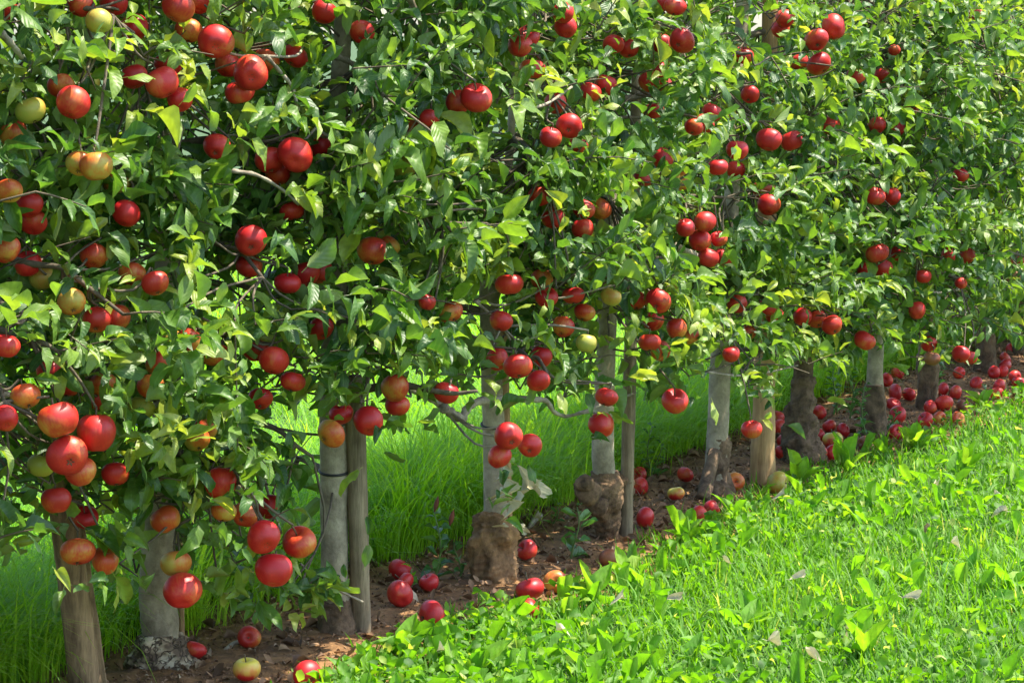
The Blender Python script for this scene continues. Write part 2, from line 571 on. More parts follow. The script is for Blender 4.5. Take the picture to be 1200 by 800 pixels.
# ------------------------------------------------------------------ apples: where they hang and lie
APPLES = """
253,49,42,r,|glossy crimson apple showing its calyx, highest of the top bunch of four
294,86,42,r,|crimson apple with open calyx beside a bare twig, rightmost of the top bunch of four
267,76,31,r,h|darker red apple wedged behind the two bright ones of the top bunch of four
281,108,35,r,|shaded dark red apple, lowest of the top bunch of four
312,72,21,o,h|small pinkish apple peeping out behind the bare twig of the top bunch
190,97,40,r,|plump red apple, larger of the touching pair between the single red and the top bunch
211,117,31,r,|smaller red apple tucked under the larger one of the upper left pair
197,76,24,r,h|red apple mostly behind leaves just above the upper left touching pair
157,90,19,r,h|red sliver of an apple among leaves left of the upper touching pair
86,120,42,r,|single bright red apple between the olive apple and the touching pair, upper left
72,101,24,o,h|orange red apple almost covered by the single bright red apple, upper left
101,98,20,g,h|small yellow apple behind the single bright red apple, upper left
36,130,37,g,|olive brown unripe apple hanging left of the single bright red apple
93,192,32,y,|orange apple, left half of the close orange pair
113,195,37,y,|orange apple with a furrow, right half of the close orange pair
137,214,25,y,h|pale orange apple behind leaves just below the close orange pair
10,224,33,y,|orange and yellow apple cut by the left picture edge
34,240,24,r,h|red apple under leaves just right of the orange one at the left edge
39,260,24,r,h|dark red apple under the small red one near the left edge
116,25,28,g,|olive yellow apple high up with leaves hanging over it, top left
209,8,40,o,|orange red apple cut by the top edge left of the top bunch of four
221,36,28,o,h|orange apple under the one that the top edge cuts
157,33,15,r,h|tiny red apple glimpse below the top edge beside the olive yellow apple
133,3,21,r,h|red apple just showing at the top edge above the olive yellow apple
233,2,18,r,h|red apple touching the top edge beside the orange red one
3,10,26,r,h|red apple in the top left corner
95,4,24,r,h|dark red apple at the top edge left of the olive yellow apple
346,182,42,r,|glossy crimson apple with calyx facing out, front one of the mid-crown pair
316,188,37,r,|shaded crimson apple, rear one of the mid-crown pair under a bare twig
326,204,26,o,h|dull orange apple almost hidden beneath the mid-crown pair
254,172,28,r,h|red apple split by leaves left of the mid-crown crimson pair
380,14,15,r,h|tiny red apple near the top beside the grey upper stem
346,66,17,r,h|small red apple right of the bare twig of the top bunch
343,247,23,r,h|red apple half under a leaf below the mid-crown crimson pair
294,282,38,r,|dark shiny red apple with a leaf tip on it, above the paired shaded apples
148,250,14,r,h|tiny red apple glimpse among leaves below the close orange pair
15,157,20,o,h|orange apple sliver below the olive brown unripe apple
378,172,15,r,h|tiny dark red apple right of the mid-crown crimson pair
358,321,36,r,h|shaded red apple cut by a long leaf, larger one of the shaded pair
337,332,31,r,|dark red apple, left one of the shaded pair in the middle crown
375,318,22,o,h|orange red apple edge behind the long leaf of the shaded pair
110,300,23,o,h|orange apple glowing behind leaves above the egg-shaped red apple
182,332,33,o,|egg-shaped orange red apple beside a folded dark leaf
155,321,19,o,h|pinkish apple sliver left of the egg-shaped apple
84,354,30,y,h|dull orange brown apple above the orange red one over the big leaf rosette
113,375,33,o,h|orange red apple directly above the big pale leaf rosette
137,372,19,o,h|small orange apple right above the big pale leaf rosette
6,292,17,o,h|small orange red apple at the left edge high over the crimson one
32,309,23,r,h|dark red apple deep among leaves near the left edge
50,325,28,g,h|olive apple hidden in shade left of the egg-shaped apple
6,405,35,r,|crimson apple cut by the left edge, level with the big leaf rosette
59,435,33,r,h|red apple under the big leaf rosette, top of the heavy cluster
30,464,36,y,|orange yellow apple, outermost on the left of the heavy cluster
68,492,47,o,|large orange red apple in the middle of the heavy cluster, under a drooping leaf
113,507,48,r,|large red apple on the right side of the heavy cluster
79,534,49,r,|largest red apple with open calyx, at the front of the heavy cluster
95,553,36,o,|red orange apple tucked under the largest one of the heavy cluster
79,451,28,r,h|dark red apple deep inside the heavy cluster above the large orange red one
120,450,30,o,h|orange red apple behind a round leaf above the heavy cluster
112,466,30,r,h|shaded red apple between the round leaf and the large red one of the heavy cluster
48,545,26,g,h|yellow green apple at the bottom left of the heavy cluster
6,490,26,r,|red apple cut by the left edge beside the heavy cluster
222,400,33,o,h|orange red apple over a hanging leaf right of the big leaf rosette
253,416,33,o,h|red orange apple beside the one over a hanging leaf, farther right
203,403,18,y,h|small orange apple sliver left of the one over a hanging leaf
177,453,26,o,h|orange red apple peeping under a broad pale leaf right of the heavy cluster
187,425,17,o,h|tiny orange apple above the broad pale leaf
165,478,26,g,h|yellow green apple in shade under the broad pale leaf
321,422,37,r,|glossy crimson apple, upper one of the slanting pair above the grass gap
343,447,30,r,|glossy crimson apple, lower one of the slanting pair above the grass gap
300,410,23,r,h|red apple top left of the slanting crimson pair
305,467,15,r,h|tiny dark red apple below the slanting crimson pair
376,385,30,r,h|red apple striped by leaves up to the right of the slanting pair
231,515,27,y,h|orange apple lit from the side inside the leaves above the torn-looking red one
239,503,19,o,h|small red apple touching the side-lit orange apple
292,312,12,o,h|tiny orange apple glimpse left of the shaded pair
388,508,35,y,|orange apple hanging just above the grey trunk beside the grass gap
91,646,40,o,|orange red apple hanging in front of the leaning wooden post
100,606,17,r,h|small red apple behind the leaning post's top
66,586,17,o,h|small orange apple beside the leaning post's top
123,657,21,y,h|yellow apple half hidden just right of the leaning post
194,608,37,y,|orange yellow apple, highest of the three in front of the pale flaking trunk
206,660,38,y,|orange apple, middle one of the three in front of the pale flaking trunk
214,692,43,r,|red apple, lowest of the three in front of the pale flaking trunk
309,629,40,r,|bright red apple, upper left of the low triangle of three
351,635,42,o,|red apple with orange cheek, upper right of the low triangle of three
321,668,42,r,|bright red apple, bottom of the low triangle of three
258,566,40,r,h|dark red apple crossed by curled leaves above the low triangle
262,599,27,y,h|orange apple under the dark red one crossed by curled leaves
287,603,18,o,h|small orange apple just above left of the low triangle
317,594,12,r,h|tiny red apple glimpse over the low triangle of three
135,555,24,r,h|dark red apple in deep shade right of the heavy cluster
424,38,29,r,h|red apple high up touching the grey upper stem
558,115,38,r,|bright red apple, front one of the high middle pair
537,120,30,r,|red apple behind the bright front one of the high middle pair
501,141,23,r,h|red apple, right one of the leafy pair left of the high middle pair
486,144,25,r,h|red apple, left one of the leafy pair left of the high middle pair
474,196,24,g,h|yellow green apple behind a leaf in the middle crown
609,54,27,r,h|red apple cut by leaves, upper left of the three near the top middle
619,43,18,r,h|small red apple, topmost of the three near the top middle
624,81,31,o,h|red orange apple under a leaf, lowest of the three near the top middle
660,15,17,r,h|small red apple near the top edge beside a white curled leaf
663,32,13,r,h|tiny red apple just below the one beside a white curled leaf
667,148,31,r,|crimson apple with calyx, largest of the trio left of the upright stake top
645,161,26,r,|dark crimson apple, left one of the trio left of the upright stake top
678,170,17,r,h|small red apple, lowest of the trio left of the upright stake top
692,108,23,r,h|dark red apple under leaves left of the stake top
710,100,17,r,h|small red apple touching the stake top
651,121,17,r,h|small red apple above the trio left of the stake top
719,52,25,r,h|red apple cut by leaves above the stake top
736,57,19,r,h|small red apple right above the stake top
799,48,31,r,|round red apple high up between the stake top and the forked upper trunk
775,52,15,o,h|tiny orange apple left of the round red one high up
771,83,23,r,h|pinkish red apple, uppermost of those right of the stake top
761,96,15,r,h|tiny red apple beside the stake top, under the pinkish one
775,98,16,r,h|tiny red apple under the pinkish one, farther from the stake
766,130,23,r,h|red apple half under leaves low on the right of the stake top
791,8,26,r,|red apple touching the top edge above the round red one
775,2,18,r,h|red sliver of an apple at the top edge beside another
796,213,21,y,h|orange apple in shade left of the long row of crimson pairs
703,245,21,y,h|yellow orange apple behind leaves above the third trunk pair
648,255,17,r,h|small red apple over the bright round one beside the cut stub
683,268,15,r,h|tiny red apple right of the small one over the cut stub
633,230,12,r,h|tiny dark red apple in the middle crown over the cut stub
754,209,13,r,h|tiny red apple beside the dark upper stake
776,186,15,r,h|tiny dull red apple below leaves right of the upper stake
977,32,29,r,|crimson apple with calyx, highest of the upper right bunch of four
957,47,28,r,|crimson apple left below the highest one of the upper right bunch
960,75,30,r,|crimson apple with a leaf tip over it, lowest of the upper right bunch
937,73,18,r,h|small dark red apple, leftmost of the upper right bunch
871,65,21,r,h|red apple under the forked upper trunk beside a dry leaf
920,22,19,r,h|red apple behind the weathered upper post at the top
915,34,13,r,h|tiny red apple below the one behind the weathered upper post
879,111,23,r,|dull red apple in shade midway below the weathered upper post
1048,59,14,r,|tiny red apple alone right of the upper right bunch of four
1033,89,19,r,h|red apple under pale leaves, right one of a small hidden pair
1003,89,13,r,h|tiny red apple, left one of a small hidden pair under pale leaves
1143,17,15,r,h|dark red apple near the top right corner
901,164,29,r,|crimson apple, left one of the level pair below the weathered post
928,165,26,r,|crimson apple, right one of the level pair below the weathered post
864,176,27,r,|red apple, upper one of the group left of the level pair
841,196,24,r,|red apple with flat shape, lower left of the group left of the level pair
862,199,15,r,h|tiny red apple tucked beside the flat-shaped one
813,149,23,r,|red apple, leftmost of the three under the pale dead leaf
825,145,21,r,h|red apple, middle of the three under the pale dead leaf
834,132,21,r,h|dull red apple, top of the three under the pale dead leaf
973,147,23,r,h|dark red apple with an orange side, alone in the right-hand crown shade
1050,150,20,r,h|red apple lying level under leaves, right one of a far small pair
1028,147,15,r,h|tiny red apple, left one of a far small pair
1025,230,25,r,|crimson apple, left one of the far mid-height pair
1045,231,21,r,|red apple, right one of the far mid-height pair
895,222,26,r,h|dark red apple, upper one of the pair against the upper post
901,240,27,r,|red apple, lower one of the pair against the upper post
826,260,27,r,|red apple, topmost of the pyramid bunch beside the upper trunk
803,267,23,r,|red apple, left end of the pyramid bunch beside the upper trunk
820,282,27,r,|crimson apple in the middle of the pyramid bunch
842,280,23,r,|dark crimson apple, right side of the pyramid bunch
830,302,25,r,|red apple resting on a limb, lowest of the pyramid bunch
847,302,15,r,h|tiny dark apple beside the lowest one of the pyramid bunch
1126,206,10,r,h|tiny red apple glimpse in the dense far right crown
1068,128,11,r,h|tiny red apple glimpse below the far small pair
437,294,37,o,|red orange apple, front one of the sunlit pair in the middle crown
456,288,27,y,|orange apple behind the front one of the sunlit pair
597,333,34,r,|bright round red apple in front of the cut stub of the banded trunk
640,348,25,r,h|red apple covered by a leaf right of the cut stub
635,327,21,o,h|orange red apple top above the leaf-covered one right of the cut stub
672,346,27,r,h|red apple notched by leaves between the banded trunk and the knobbly one
685,366,19,o,h|orange red apple under the notched one
660,383,12,o,h|tiny orange apple left below the notched one
716,348,21,g,|yellow green apple on top of the knobbly tree's grey trunk
687,402,20,g,|yellow green apple low beside the knobbly tree's grey trunk
771,353,31,r,|crimson apple with calyx, largest of the bunch right of the thin stake
746,352,23,r,h|dark crimson apple left of the largest one beside the thin stake
766,376,21,r,h|shaded red apple under the largest one beside the thin stake
793,385,26,o,|orange red apple, right end of the bunch right of the thin stake
761,401,28,o,|orange red apple low in the bunch right of the thin stake
774,411,23,o,h|dull orange apple, lowest of the bunch right of the thin stake
500,354,13,r,|tiny red apple alone among leaves left of the cut stub
528,366,18,o,h|small orange red apple between the tiny one and the banded trunk
587,376,28,r,h|red apple cut by leaves in front of the banded trunk under its stub
583,421,27,r,h|dark red apple behind a leaf, left of the round one on the banded trunk
607,429,36,r,|round crimson apple at the right side of the banded trunk
631,446,28,r,|red apple below right of the round crimson one at the banded trunk
634,418,17,r,h|shaded dark red apple above the round crimson one's right side
463,455,35,o,|orange red shaded apple over the grass gap, upper one of a leafy pair
466,475,27,r,h|dark red apple over the grass gap, lower one of a leafy pair
523,460,28,r,h|red apple just above the broken end of the bare limb
432,493,36,r,|bright red apple crossed by a leaf above the post beside the grey trunk
400,485,27,r,h|dark red apple left of the leaf-crossed one above the post
711,465,28,r,|round red apple, upper one in front of the knobbly tree's trunk
705,498,31,r,h|shaded red apple, lower one in front of the knobbly tree's trunk
791,470,32,r,|red apple with a deep stem dip hanging free between stake and next trunk
596,511,34,r,|red apple with calyx, top of the triple hanging on the banded trunk
621,522,29,r,|red apple, right one of the triple hanging on the banded trunk
585,535,28,r,|red apple, lower left one of the triple hanging on the banded trunk
684,245,13,r,h|tiny red glimpse of an apple above the knobbly tree's trunk
864,356,22,r,h|flattened red apple beneath the pyramid bunch's limb
898,361,22,r,h|red apple half under leaves above the broad brown post
908,370,20,r,h|dark red apple touching the half-covered one above the broad brown post
940,371,23,r,h|red apple streaked by light left of the dark cluster over the mossy trunk
958,374,25,r,h|dark red apple, left of the dark cluster over the mossy trunk
975,381,26,r,|dark red apple, right of the dark cluster over the mossy trunk
1028,297,27,r,|crimson apple, upper one of the far vertical pair
1034,314,24,r,h|dark crimson apple, lower one of the far vertical pair
1053,297,19,r,h|red apple half hidden right of the far vertical pair
1014,316,15,r,h|tiny red apple left below the far vertical pair
1013,399,25,r,|oval crimson apple hanging before the slim grey trunk
1082,324,17,r,|oval red apple under pale leaves right of the far vertical pair
1075,364,21,r,|red apple on a level twig right of the slim grey trunk
1112,300,18,r,h|red apple, left one of the far right level pair
1133,300,18,r,h|red apple, right one of the far right level pair
1126,332,10,r,|tiny red apple alone below the far right level pair
1192,305,13,r,h|red apple at the right edge of the crown
1188,326,17,b,h|dull brown apple in shade at the right edge
857,415,21,r,|red apple over the grey trunk beside the broad post
808,393,22,o,h|orange red apple left of the grey trunk beside the broad post
874,390,13,o,h|tiny orange apple above the grey trunk beside the broad post
881,503,25,r,|red apple hanging low in front of the broad brown post
1126,415,22,r,|bright red apple hanging low over the windfalls, larger of two
1136,419,13,r,h|small red apple behind the larger one hanging low over the windfalls
1092,420,20,b,|brown orange apple hanging low in shade over the windfalls
1089,403,12,r,h|tiny dark apple just above the brown orange one
""".strip().splitlines()
FALLEN = """
228,761,27,r,|dark red windfall tucked behind the pale flaking trunk base
289,784,33,m,|half yellow half red windfall on bare soil nearest the pale flaking trunk
292,746,19,o,|slim red windfall half buried in leaves behind the half yellow one
360,790,34,r,|pale red windfall lying in grass blades at the bottom edge
469,668,30,r,|red windfall, rear one of the four beside the short sprout
474,682,24,r,|shaded red windfall directly under the rear one beside the short sprout
469,696,32,r,|red windfall with pale calyx, front left of the four beside the short sprout
503,682,22,r,|small red windfall, right one of the four beside the short sprout
506,721,37,r,|large red windfall alone on soil at the grass edge
618,644,26,r,|round red windfall on soil behind the stump-like trunk base
621,690,36,r,|large crimson windfall in front of the stump-like trunk base
621,713,26,r,|pale red windfall sunk in grass below the large crimson one
651,681,28,y,|yellow brown rotting windfall with an open bite
714,654,24,b,|wrinkled brown windfall near the knobbly trunk foot
709,678,24,m,|red and yellow windfall behind an upright lime leaf
756,606,25,r,|bright red windfall at the foot of the thin stake
748,556,18,r,|red windfall behind the thin stake, upper of two
750,570,15,r,|dark red windfall behind the thin stake, lower of two
792,578,21,m,|red windfall with orange top on bare soil between stake and forked base
803,556,14,r,|small dark red windfall in shade behind the lone orange-topped one
861,564,23,y,|orange windfall between the littered trunk base and the broad post
911,566,27,g,|yellow green windfall at the grass edge before the broad post
834,596,21,r,|red windfall, rear one of a touching pair on the soil edge
819,604,23,r,|red windfall, front one of a touching pair on the soil edge
976,516,23,m,|windfall with bright yellow top and red underside beside the mossy trunk
972,499,17,r,|red windfall just behind the yellow-topped one
988,504,16,r,|dark red windfall right behind the yellow-topped one
959,511,17,r,|dark red windfall between mossy trunk and the yellow-topped one
960,531,21,r,|brownish red windfall in front of the mossy trunk
975,530,14,r,|small red windfall under the yellow-topped one
960,483,16,r,|upright red windfall beside the mossy trunk's side
911,489,18,r,|red windfall, highest between broad post and mossy trunk
912,500,15,r,|dark red windfall, second down between broad post and mossy trunk
919,518,14,r,|pink red windfall, third down between broad post and mossy trunk
916,530,15,r,|red windfall, lowest between broad post and mossy trunk
1013,519,18,b,|pale brownish red windfall between the two dark trunk bases
1049,460,21,r,|red windfall behind the ivy-clad trunk, larger of two touching
1047,474,15,r,|red windfall below the larger one behind the ivy-clad trunk
1052,486,21,r,|red windfall with light streaks in the middle of the right heap
1050,507,20,r,|red windfall at the lower grass tip beside the ivy-clad trunk
1052,437,14,r,|small red windfall farthest back beside the slim trunk
1039,445,13,r,|tiny red windfall touching the slim trunk's side
1065,462,12,r,|tiny dark red windfall right of the touching two
1090,477,15,r,|red windfall left of the biggest one in the right heap
1106,476,23,r,|biggest bright red windfall in the right heap
1127,476,15,b,|brownish red windfall right of the biggest one in the heap
1084,492,20,r,|red windfall with pale stripe at the grass before the heap
1101,490,17,y,|pale orange windfall in front of the biggest one
1122,491,18,y,|faded orange windfall sunk in grass before the heap
1120,460,18,r,|red windfall behind the biggest one in the heap
1105,456,16,r,|red windfall with a torn skin behind the biggest one
1124,437,13,r,|tiny red windfall under the low hanging pair
1144,449,16,r,|red windfall left of the far dark trunk foot
1178,420,15,r,|red windfall, top of the far stack of three
1178,428,14,r,|pale red windfall, middle of the far stack of three
1175,435,15,r,|crimson windfall, bottom of the far stack of three
1165,436,11,r,|tiny red windfall left beside the far stack
1171,452,17,r,|red windfall below the far stack at the grass edge
1168,461,15,r,|pinkish windfall sunk in grass below the far stack
1189,441,14,r,|red windfall right of the far stack
1194,449,17,r,|pale red windfall at the right picture edge
1185,409,13,r,|dark red windfall beyond the far stack beside the last trunk
""".strip().splitlines()


def parse(rows):
    out = []
    for r in rows:
        a, label = r.split('|')
        x, y, d, c, f = a.split(',')
        out.append((float(x), float(y), float(d), c, 'h' in f, label))
    return out


hang = []      # dicts: P, r, kind, half hidden, label, px
for x, y, d, c, h, label in parse(APPLES):
    dt = 0.24 if h else 0.32
    if x < 240 and y > 580:
        dt = 0.16
    if x < 60:
        dt -= 0.06
    if 'behind' in label or 'deep' in label or 'shade' in label:
        dt -= 0.05
    P = on_row(x, y, dt)
    k = px_m(P)
    r = min(max(d / k, 0.05 if not h else 0.056), 0.088) / 2
    if d < 15 and not h:
        r = max(d / k, 0.04) / 2
    hang.append(dict(P=P, r=r, c=c, h=h, label=label, x=x, y=y, down=False))
# apples that touch in the picture: shift the later one along its own line of sight until both fit
for i, a in enumerate(hang):
    step = 0
    while step < 60:
        bad = [b for b in hang[:i] if np.linalg.norm(a['P'] - b['P']) < (a['r'] + b['r']) * 0.97]
        if not bad:
            break
        step += 1
        v = a['P'] - CO
        v /= np.linalg.norm(v)
        a['P'] = a['P'] + v * (0.008 if a['r'] <= bad[0]['r'] or a['h'] else -0.008)

# ------------------------------------------------------------------ the setting: ground, soil strip
gx = np.concatenate([[-250, -90, -30], np.linspace(-7, 9, 33), [30, 90, 250]])
gy = np.concatenate([[-60, -20], np.linspace(0, 18, 37), [40, 120, 400]])
X, Y = np.meshgrid(gx, gy)
S_, T_ = to_st(np.stack([X.ravel(), Y.ravel(), 0 * X.ravel()], 1))
Z = -0.012 + 0 * X.ravel()
V = np.stack([X.ravel(), Y.ravel(), Z], 1)
nx, ny = len(gx), len(gy)
I, J = np.meshgrid(np.arange(ny - 1), np.arange(nx - 1), indexing='ij')
Q = np.stack([I * nx + J, I * nx + J + 1, (I + 1) * nx + J + 1, (I + 1) * nx + J], -1).reshape(-1, 4)
tag(obj('ground', make_mesh('ground', V, Q, M_GROUND)), kind='structure')

# front and back limits of the bare strip, metres in front of the trunk line, along the row
EDGE_PX = [(150, 900), (300, 845), (400, 792), (470, 757), (560, 716), (640, 712), (720, 677), (800, 627), (868, 592), (930, 560), (1010, 533), (1100, 500), (1200, 460), (1300, 421)]
E_st = [to_st(ground(*p)) for p in EDGE_PX]
E_S = np.array([e[0][0] for e in E_st])
E_T = np.array([e[1][0] for e in E_st])


def edge_front(s):
    return np.interp(s, E_S, E_T)


BACK_PX = [(150, 770), (240, 742), (440, 662), (540, 650), (610, 612), (690, 588), (780, 545), (870, 508), (960, 470), (1050, 436), (1150, 405), (1240, 385)]
B_st = [to_st(ground(*p)) for p in BACK_PX]
B_S = np.array([e[0][0] for e in B_st])
B_T = np.array([e[1][0] for e in B_st])


def edge_back(s):
    return np.minimum(np.interp(s, B_S, B_T), t_line(s) - .12) - 0.03 * np.sin(s * 13)


def soil_z(s, t):
    f, b = edge_front(s) + 0.12, edge_back(s) - 0.14
    u = np.clip((t - b) / (f - b), 0, 1)
    P = np.stack([s, t, 0 * s], 1)
    return -0.004 + 0.03 * np.sin(math.pi * u) + 0.009 * noise3(P, 3, 0.6) * np.clip(np.sin(math.pi * u) * 2, 0, 1)


lie = []
for x, y, d, c, h, label in parse(FALLEN):
    r, sz = 0.033, 0.02
    for _ in range(4):
        P = ground(x, y, r * 0.93 + sz)
        s_, t_ = to_st(P)
        sz = max(0.0, float(soil_z(s_, t_)[0]))
        r = min(max(d / px_m(P), 0.052), 0.082) / 2
    lie.append(dict(P=P, r=r, c=c, h=False, label=label, x=x, y=y, down=True))
lie.sort(key=lambda a: -a['y'])
for i, a in enumerate(lie):
    for _ in range(60):
        if not any(np.linalg.norm(a['P'] - b['P']) < (a['r'] + b['r']) * 0.95 for b in lie[:i]):
            break
        v = a['P'] - CO
        v /= np.linalg.norm(v)
        up = a['P'][2] < 0.11
        a['P'] = a['P'] - v * 0.008 if not up else a['P'] + np.array([v[0], v[1], 0]) * 0.006 + ZU * 0.002

ss = np.arange(-2.2, 9.5, 0.02)
uu = np.linspace(0, 1, 44)
SS, UU = np.meshgrid(ss, uu, indexing='ij')
f_, b_ = edge_front(SS) + 0.12, edge_back(SS) - 0.14
TT_ = b_ + (f_ - b_) * UU
zz = soil_z(SS.ravel(), TT_.ravel())
V = R0 + SS.ravel()[:, None] * RD + TT_.ravel()[:, None] * RN + zz[:, None] * ZU
nx, ny = len(uu), len(ss)
I, J = np.meshgrid(np.arange(ny - 1), np.arange(nx - 1), indexing='ij')
Q = np.stack([I * nx + J, I * nx + J + 1, (I + 1) * nx + J + 1, (I + 1) * nx + J], -1).reshape(-1, 4)
tag(obj('soil', make_mesh('soil', V, Q[:, ::-1], M_SOIL)), kind='structure')


# ------------------------------------------------------------------ leaves and blades, many at a time
def leaf_template(curl, fold, wave, ph, na=7, wide=1.0, tip=1.0, petiole=0.22, twist=0.0):
    a = np.linspace(0, 1, na)
    w = np.sin(math.pi * a ** 0.95) ** 0.56 * wide
    w[0], w[-1] = 0.06, 0.0
    V, uv = [], []
    for i, u in enumerate(a):
        ang = curl * u
        ax = math.sin(ang) / curl if abs(curl) > 1e-3 else u
        az = -(1 - math.cos(ang)) / curl if abs(curl) > 1e-3 else 0
        tw = twist * u
        for v in (-1, -0.55, 0, 0.55, 1):
            b = v * w[i] * 0.5
            c = abs(b) * fold + wave * math.sin(u * 9 + ph + (0 if v > 0 else 1.7)) * (v * v)
            b2, c2 = b * math.cos(tw) - c * math.sin(tw), b * math.sin(tw) + c * math.cos(tw)
            V.append((ax - c2 * math.sin(ang) * 0.6, b2, az + c2))
            uv.append((u, v))
    Q = []
    for i in range(na - 1):
        for j in range(4):
            k = i * 5 + j
            Q.append((k, k + 5, k + 6, k + 1))
    if petiole:
        n = len(V)
        for q in ((-petiole, -0.018, 0.03), (-petiole, 0.018, 0.03), (0.02, 0.02, 0), (0.02, -0.02, 0)):
            V.append(q)
            uv.append((0, 0))
        Q.append((n, n + 3, n + 2, n + 1))
    return np.array(V), np.array(uv), np.array(Q)


def small_template(curl, fold, na=4):
    a = np.linspace(0, 1, na)
    w = np.sin(math.pi * a ** 0.8) ** 0.7
    w[0], w[-1] = 0.1, 0.0
    V, uv = [], []
    for i, u in enumerate(a):
        ang = curl * u
        ax = math.sin(ang) / curl if abs(curl) > 1e-3 else u
        az = -(1 - math.cos(ang)) / curl if abs(curl) > 1e-3 else 0
        for v in (-1, 0, 1):
            b = v * w[i] * 0.5
            V.append((ax, b, az + abs(b) * fold))
            uv.append((u, v))
    Q = []
    for i in range(na - 1):
        for j in range(2):
            k = i * 3 + j
            Q.append((k, k + 3, k + 4, k + 1))
    return np.array(V), np.array(uv), np.array(Q)


LEAF_T = [leaf_template(c, f, w, p, twist=tw) for c, f, w, p, tw in (
    (0.5, 0.25, 0.05, 0, 0.1), (1.0, 0.4, 0.06, 1, -0.2), (0.2, 0.5, 0.07, 2, 0.35), (1.6, 0.2, 0.06, 3, 0.3), (-0.5, 0.4, 0.06, 4, -0.3),
    (0.8, 0.6, 0.05, 5, 0.0), (1.2, 0.1, 0.09, 0.5, 0.6), (0.4, 0.8, 0.06, 2.5, -0.6), (1.9, 0.5, 0.07, 1.5, 0.2), (0.9, -0.2, 0.08, 3.5, -0.2))]
LITTER_T = [small_template(1.2, 0.5), small_template(-1.0, 0.3), small_template(0.4, 1.0), small_template(1.8, -0.3)]
HERB_T = [leaf_template(0.7, 0.3, 0.05, 0, petiole=0), leaf_template(1.2, 0.5, 0.08, 2, petiole=0), leaf_template(0.2, 0.4, 0.07, 4, petiole=0, twist=.3),
          leaf_template(-0.4, 0.5, 0.06, 1, petiole=0)]
DRY_T = [leaf_template(1.8, 0.9, 0.09, 0, twist=0.6), leaf_template(1.2, 1.3, 0.1, 2, twist=-0.6), leaf_template(-1.2, 0.8, 0.1, 3, twist=0.3)]


def norm(v):
    return v / (np.linalg.norm(v, axis=-1, keepdims=True) + 1e-9)


def leaves_mesh(name, P, D, N, L, W, tint, mat, templates):
    """Real leaf blades: origin P, length axis D, upper side N, length L, width W."""
    P, D, N, L, W, tint = map(np.asarray, (P, D, N, L, W, tint))
    D = norm(D)
    S = norm(np.cross(N, D))
    N = np.cross(D, S)
    pick = rng.integers(0, len(templates), len(P))
    VV, QQ, UU, TT2, n = [], [], [], [], 0
    for k, (tv, tuv, tq) in enumerate(templates):
        ix = np.where(pick == k)[0]
        if not len(ix):
            continue
        a, b, c = tv[:, 0], tv[:, 1], tv[:, 2]
        V = (P[ix][:, None] + D[ix][:, None] * (a[None, :, None] * L[ix][:, None, None]) + S[ix][:, None] * (b[None, :, None] * W[ix][:, None, None])
             + N[ix][:, None] * (c[None, :, None] * L[ix][:, None, None]))
        m = len(tv)
        QQ.append((tq[None] + (np.arange(len(ix)) * m)[:, None, None] + n).reshape(-1, 4))
        VV.append(V.reshape(-1, 3))
        UU.append(np.tile(tuv, (len(ix), 1)))
        TT2.append(np.repeat(tint[ix], m))
        n += len(ix) * m
    return make_mesh(name, np.concatenate(VV), np.concatenate(QQ), mat, uv=np.concatenate(UU), tint=np.concatenate(TT2))


def blades_mesh(name, P, az, H, W, lean, bend, tint, mat, na=4):
    """Grass blades: root P, heading az, length H, root width W, lean and further bend in radians."""
    n = len(P)
    hd = np.stack([np.cos(az), np.sin(az), 0 * az], 1)
    sd = np.stack([-np.sin(az), np.cos(az), 0 * az], 1)
    pos = np.array(P, dtype=float)
    V = np.zeros((n, na, 2, 3))
    for i in range(na):
        u = i / (na - 1)
        w = W * (1 - u ** 2.2) * 0.5 + 0.0002
        V[:, i, 0] = pos - sd * w[:, None]
        V[:, i, 1] = pos + sd * w[:, None]
        ang = lean + bend * u
        pos = pos + (hd * np.sin(ang)[:, None] + ZU * np.cos(ang)[:, None]) * (H / (na - 1))[:, None]
    q = np.array([(2 * i, 2 * i + 1, 2 * i + 3, 2 * i + 2) for i in range(na - 1)])
    Q = (q[None] + (np.arange(n) * na * 2)[:, None, None]).reshape(-1, 4)
    return make_mesh(name, V.reshape(-1, 3), Q, mat, tint=np.repeat(tint, na * 2))


